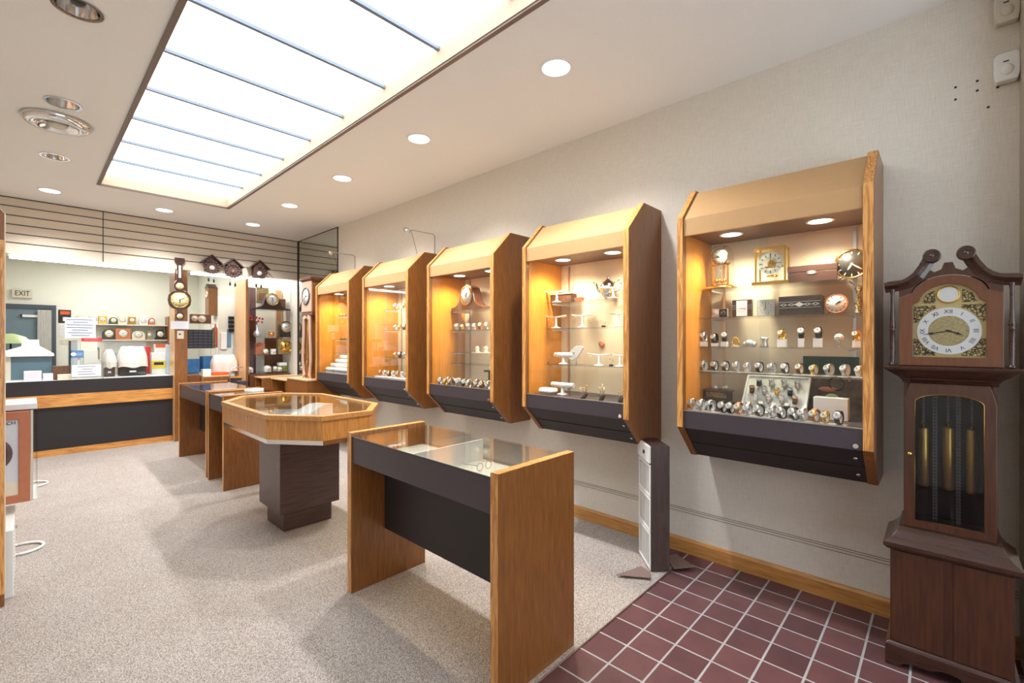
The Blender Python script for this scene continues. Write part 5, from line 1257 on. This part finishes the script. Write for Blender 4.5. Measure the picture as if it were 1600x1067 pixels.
t = thing('green_box', 'green leafy patterned box at right of bottom glass shelf', 'box', (2.985, 8.15, .9505)); MB().box(-.055, 0, 0, .065, .12, .09).build('body', plain('leafy_pattern', rgb(130, 140, 50), .6, noise=.7, nscale=40), t); MB().box(-.055, 0, .09, .065, .12, .14).build('top', 'paper', t)
t = thing('vase', 'clear vase with small red blossoms on middle glass shelf', 'vase', (2.6, 8.2, 1.5255))
MB().lathe([(.04, 0), (.06, .04), (.05, .08), (.02, .11), (.015, .2)], seg=16).build('body', 'silver', t)
m = MB(); random.seed(2)
for k in range(9): m.sphere((random.uniform(-.09, .09), random.uniform(-.03, .03), .24+random.uniform(0, .11)), .018, seg=8)
m.build('blossoms', 'flower', t)
m = MB()
for k in range(5): m.tube([(0, 0, .19), (random.uniform(-.08, .08), 0, .3)], .002, 5)
m.build('stems', 'green', t)
t = thing('poinsettia', 'bright red artificial flower with green leaves beside partition post', 'flower', (2.46, 8.28, 1.5255))
m = MB()
for k in range(8):
    a = k*pi/4; m.T = Matrix.Translation((0, 0, .34)) @ Matrix.Rotation(a, 4, 'Y'); m.prism([(-.02, .01), (0, .085), (.02, .01)], 'y', -.012, .004)
m.T = None; m.build('petals', 'flower', t)
MB().tube([(0, 0, 0), (0, 0, .33)], .005, 6).build('stem', 'green', t)
m = MB()
for k in range(4): m.sphere((.0+.012*(-1)**k, 0, .07+k*.05), .03, sx=.7, sy=.4, sz=1.3, seg=8)
m.build('leaves', 'green', t)
t = thing('tall_cabinet_clock', 'tall dark purple-brown case behind glass shelves, upper left', 'clock case', (2.56, 8.55, .95)); MB().box(0, 0, -.944, .13, .1, 1.42).build('case', plain('plum_brown', rgb(112, 84, 84), .5), t); MB().box(.02, -.003, .5, .11, 0, .9).build('door', 'mahog_l', t)
t = thing('framed_print', 'colourful ornate picture above the black humped clock', 'picture', (2.86, 8.718, 2.14)); MB().box(-.1, 0, 0, .09, .03, .26).build('frame', 'lace', t); MB().box(-.07, -.004, .03, .06, 0, .16).build('print', 'patina', t)
t = thing('brown_case', 'brown wooden case behind right shoulder of humped clock', 'box', (2.985, 8.22, 1.9755)); MB().box(-.06, 0, 0, .07, .15, .2).build('body', 'mahog_l', t)
t = thing('oak_strip_panel', 'narrow vertical oak panel behind the clock shelves at right', 'panel', (3.0, 8.5, .95)); MB().box(0, 0, 0, .09, .04, 1.4).build('board', 'oak_pale', t)
t = thing('brown_backdrop', 'brown backing panel behind the lower clock shelves', 'panel', (2.8, 8.45, .95)); MB().box(0, 0, 0, .28, .02, .56).build('board', 'mahog_l', t)
t = thing('stacked_box', 'tan cardboard box behind lower left glass shelf', 'box', (2.68, 8.27, 1.2355)); MB().box(-.08, 0, 0, .06, .1, .17).build('body', 'copper', t); MB().prism([(-.08, .17), (.06, .17), (-.01, .2)], 'y', 0, .1).build('lid', 'copper', t)

# ------------------------------------------------------------------ oak desk units along right back
for k, (x_, y_, w_, d_, h_, lb) in enumerate(((2.62, 7.02, .47, .62, .86, 'low oak desk unit with open shelf beneath tall clock'), (2.5, 7.67, .6, .33, .87, 'farther low oak desk unit before the glass clock shelves'))):
    t = thing('desk_unit', lb, 'cabinet', (x_, y_, .006)); 
    MB().box(0, 0, 0, w_, .03, h_).build('end_panel', 'oak', t, .002)
    MB().box(0, d_-.03, 0, w_, d_, h_).build('end_panel', 'oak', t, .002)
    MB().box(.18, .03, 0, w_, d_-.03, h_-.02).build('carcass', 'oak', t)
    MB().box(-.005, -.005, h_, w_, d_+.005, h_+.018).build('top', 'oak_pale', t, .001)
    MB().box(0, .03, .5, .18, d_-.03, .515).build('shelf', 'oak_pale', t)
    flat('paper_pile', f'pile of white papers in the shelf of {["nearer", "farther"][k]} desk unit', 'papers', x_+.09, y_+d_/2, .5215, .16, d_-.12, .05, 'paper')
# oak panel/base directly under tall clock
t = thing('desk_unit', 'oak desk unit next to the farthest wall cabinet, carrying the tall clock', 'cabinet', (2.62, 6.3, .006)); MB().box(0, 0, 0, .47, .7, .9).build('body', 'oak', t, .002); MB().box(-.006, -.006, .9, .472, .706, .918).build('top', 'oak_pale', t, .001)
# tall curved clock
t = thing('tall_case_clock', 'pale oak tall clock with curved waist beside farthest wall cabinet', 'tall clock', (2.74, 6.62, .925), DF)
MB().box(-.16, .02, .95, .16, .3, 1.38).build('hood', 'oak', t, .003)
MB().loft([(-.17, .01, .17, .31, 1.38), (-.2, -.02, .2, .32, 1.41), (-.2, -.02, .2, .32, 1.43), (-.1, .0, .1, .3, 1.46)]).build('cornice', 'mahog_l', t)
fm = plain('limed_wood', rgb(196, 160, 138), .5)
MB().box(-.16, 0, .95, .16, .019, 1.38).build('hood_door', fm, t, .002)
dial(t, (0, -.004, 1.17), .115, 'white', 'blackwood', hr=3, mn=8)
MB().box(-.17, .01, .9, .17, .3, .95).build('collar', 'mahog_l', t)
Lw = [(-.05, .9), (-.12, .88), (-.125, .8), (-.13, .6), (-.15, .4), (-.16, .25), (-.12, .05), (-.13, 0)]
Li = [(-.02, .86), (-.075, .84), (-.08, .78), (-.085, .6), (-.105, .4), (-.11, .25), (-.08, .09), (-.06, .05)]
for sx in (-1, 1):
    vs = [(sx*x, z) for x, z in Lw]+[(sx*x, z) for x, z in reversed(Li)]
    MB().prism(vs, 'y', .0, .02).build('waist_frame', fm, t)
MB().box(-.11, .03, 0, .11, .28, .9).build('waist_case', 'oak', t)
MB().tube([(0, .025, .85), (0, .025, .25)], .003, 6).lathe([(.05, .02), (.0001, .015)], (0, 0, .22), 'y', 20, cap=False).build('pendulum', 'brass', t)

# ------------------------------------------------------------------ left edge: tall case, poster cabinet, stands
t = thing('tall_display_case', 'edge of a tall oak-framed glass display case at far left', 'display case', (-.5, 3.55, .006))
o = (-.5, 3.55, .006)
MB(o).prism([(-.5, .006), (-.083, .006), (-.083, 2.15), (-.35, 2.5), (-.5, 2.5)], 'y', 3.72, 3.76).build('end_panel', 'oak', t, .002)
MB(o).box(-.1, 3.7, .08, -.0835, 3.7195, 2.0).build('stile', 'oak_edge', t, .002)
MB(o).prism([(-.083, .08), (-.079, .08), (-.079, 2.15), (-.35, 2.505), (-.353, 2.5), (-.083, 2.146)], 'y', 3.724, 3.757).build('edge_band', 'cream', t)
t = thing('white_cabinet', 'low white perforated metal cabinet under the framed poster', 'cabinet', (-.4, 3.82, .006))
MB().box(0, 0, 0, .35, .58, .38).build('body', 'white', t, .004)
m = MB()
for k in range(16): m.box(.3505, .06, .03+k*.021, .3515, .068, .04+k*.021)
m.build('vent_slots', 'black', t); MB().box(.35, .3, .3, .362, .31, .32).build('knob', 'chrome', t)
yp = 4.15
a = atY(47.5, 782, yp); zt_ = atY(47.5, 641, yp).z; zb_ = a.z
t = thing('framed_poster', 'wood-framed white advertising poster standing on low white cabinet', 'poster', (a.x, yp, zb_))
h = zt_-zb_; wpx = .42
MB().frame([(-wpx, 0), (0, 0), (0, h), (-wpx, h)], [(-wpx+.05, .05), (-.05, .05), (-.05, h-.05), (-wpx+.05, h-.05)], 'y', 0, .025).build('frame', 'copper', t, .003)
MB().box(-wpx+.05, .01, .05, -.05, .014, h-.05).build('print', 'paper', t); MB().box(-wpx+.05, .008, .05, -.05, .01, .13).build('sand_band', 'cream', t)
MB().torus((-.16, .008, h*.55), .07, .016, 'y', 24, rs=8, sy=1.2).build('watch_image', plain('printed_watch', rgb(96, 76, 76), .5), t)
text('letters', 'SCH', .028, 'black', t, (-.088, .0085, h-.07), (R(90), 0, 0), .0006)
MB().box(.001, .0, 0, .012, .03, h).build('side_strip', 'offwhite', t)
t = thing('acrylic_case', 'white-topped clear acrylic case behind the framed poster', 'display case', (-.45, 4.19, zb_))
a2 = atY(57, 628, 4.55)
MB().box(0, 0, h+.005, a2.x+.45, .42, h+.04).build('top', 'white', t, .002); MB().box(a2.x+.446, 0, 0, a2.x+.45, .42, h).build('clear_side', 'glass', t); MB().box(0, 0, -.002, a2.x+.45, .42, .0).build('base', 'white', t)
MB().box(.02, .23, -zb_+.01, .3, .4, -.002).build('plinth', 'white', t)
for k, (px, py, r_, lb) in enumerate(((33, 857, .1, 'nearer'), (48, 757, .11, 'farther'))):
    d = ray(px, py); tt = -(CZ-.015)/d[2]; p = (d[0]*tt, d[1]*tt, .016)
    t = thing('display_stand', f'white looped tube foot of a stand on carpet, {lb} of two', 'stand', (p[0], p[1], 0))
    MB().tube([(r_*1.1*cos(a), r_*1.1*sin(a), .016) for a in [R(-100+k2*20) for k2 in range(11)]], .009, 8).build('foot_loop', 'white', t)
    MB().tube([(r_*1.1*cos(R(-100)), r_*1.1*sin(R(-100)), .016), (-.08, -.1, .02)], .009, 8).tube([(r_*1.1*cos(R(100)), r_*1.1*sin(R(100)), .016), (-.08, .1, .02)], .009, 8).build('foot_rail', 'white', t)
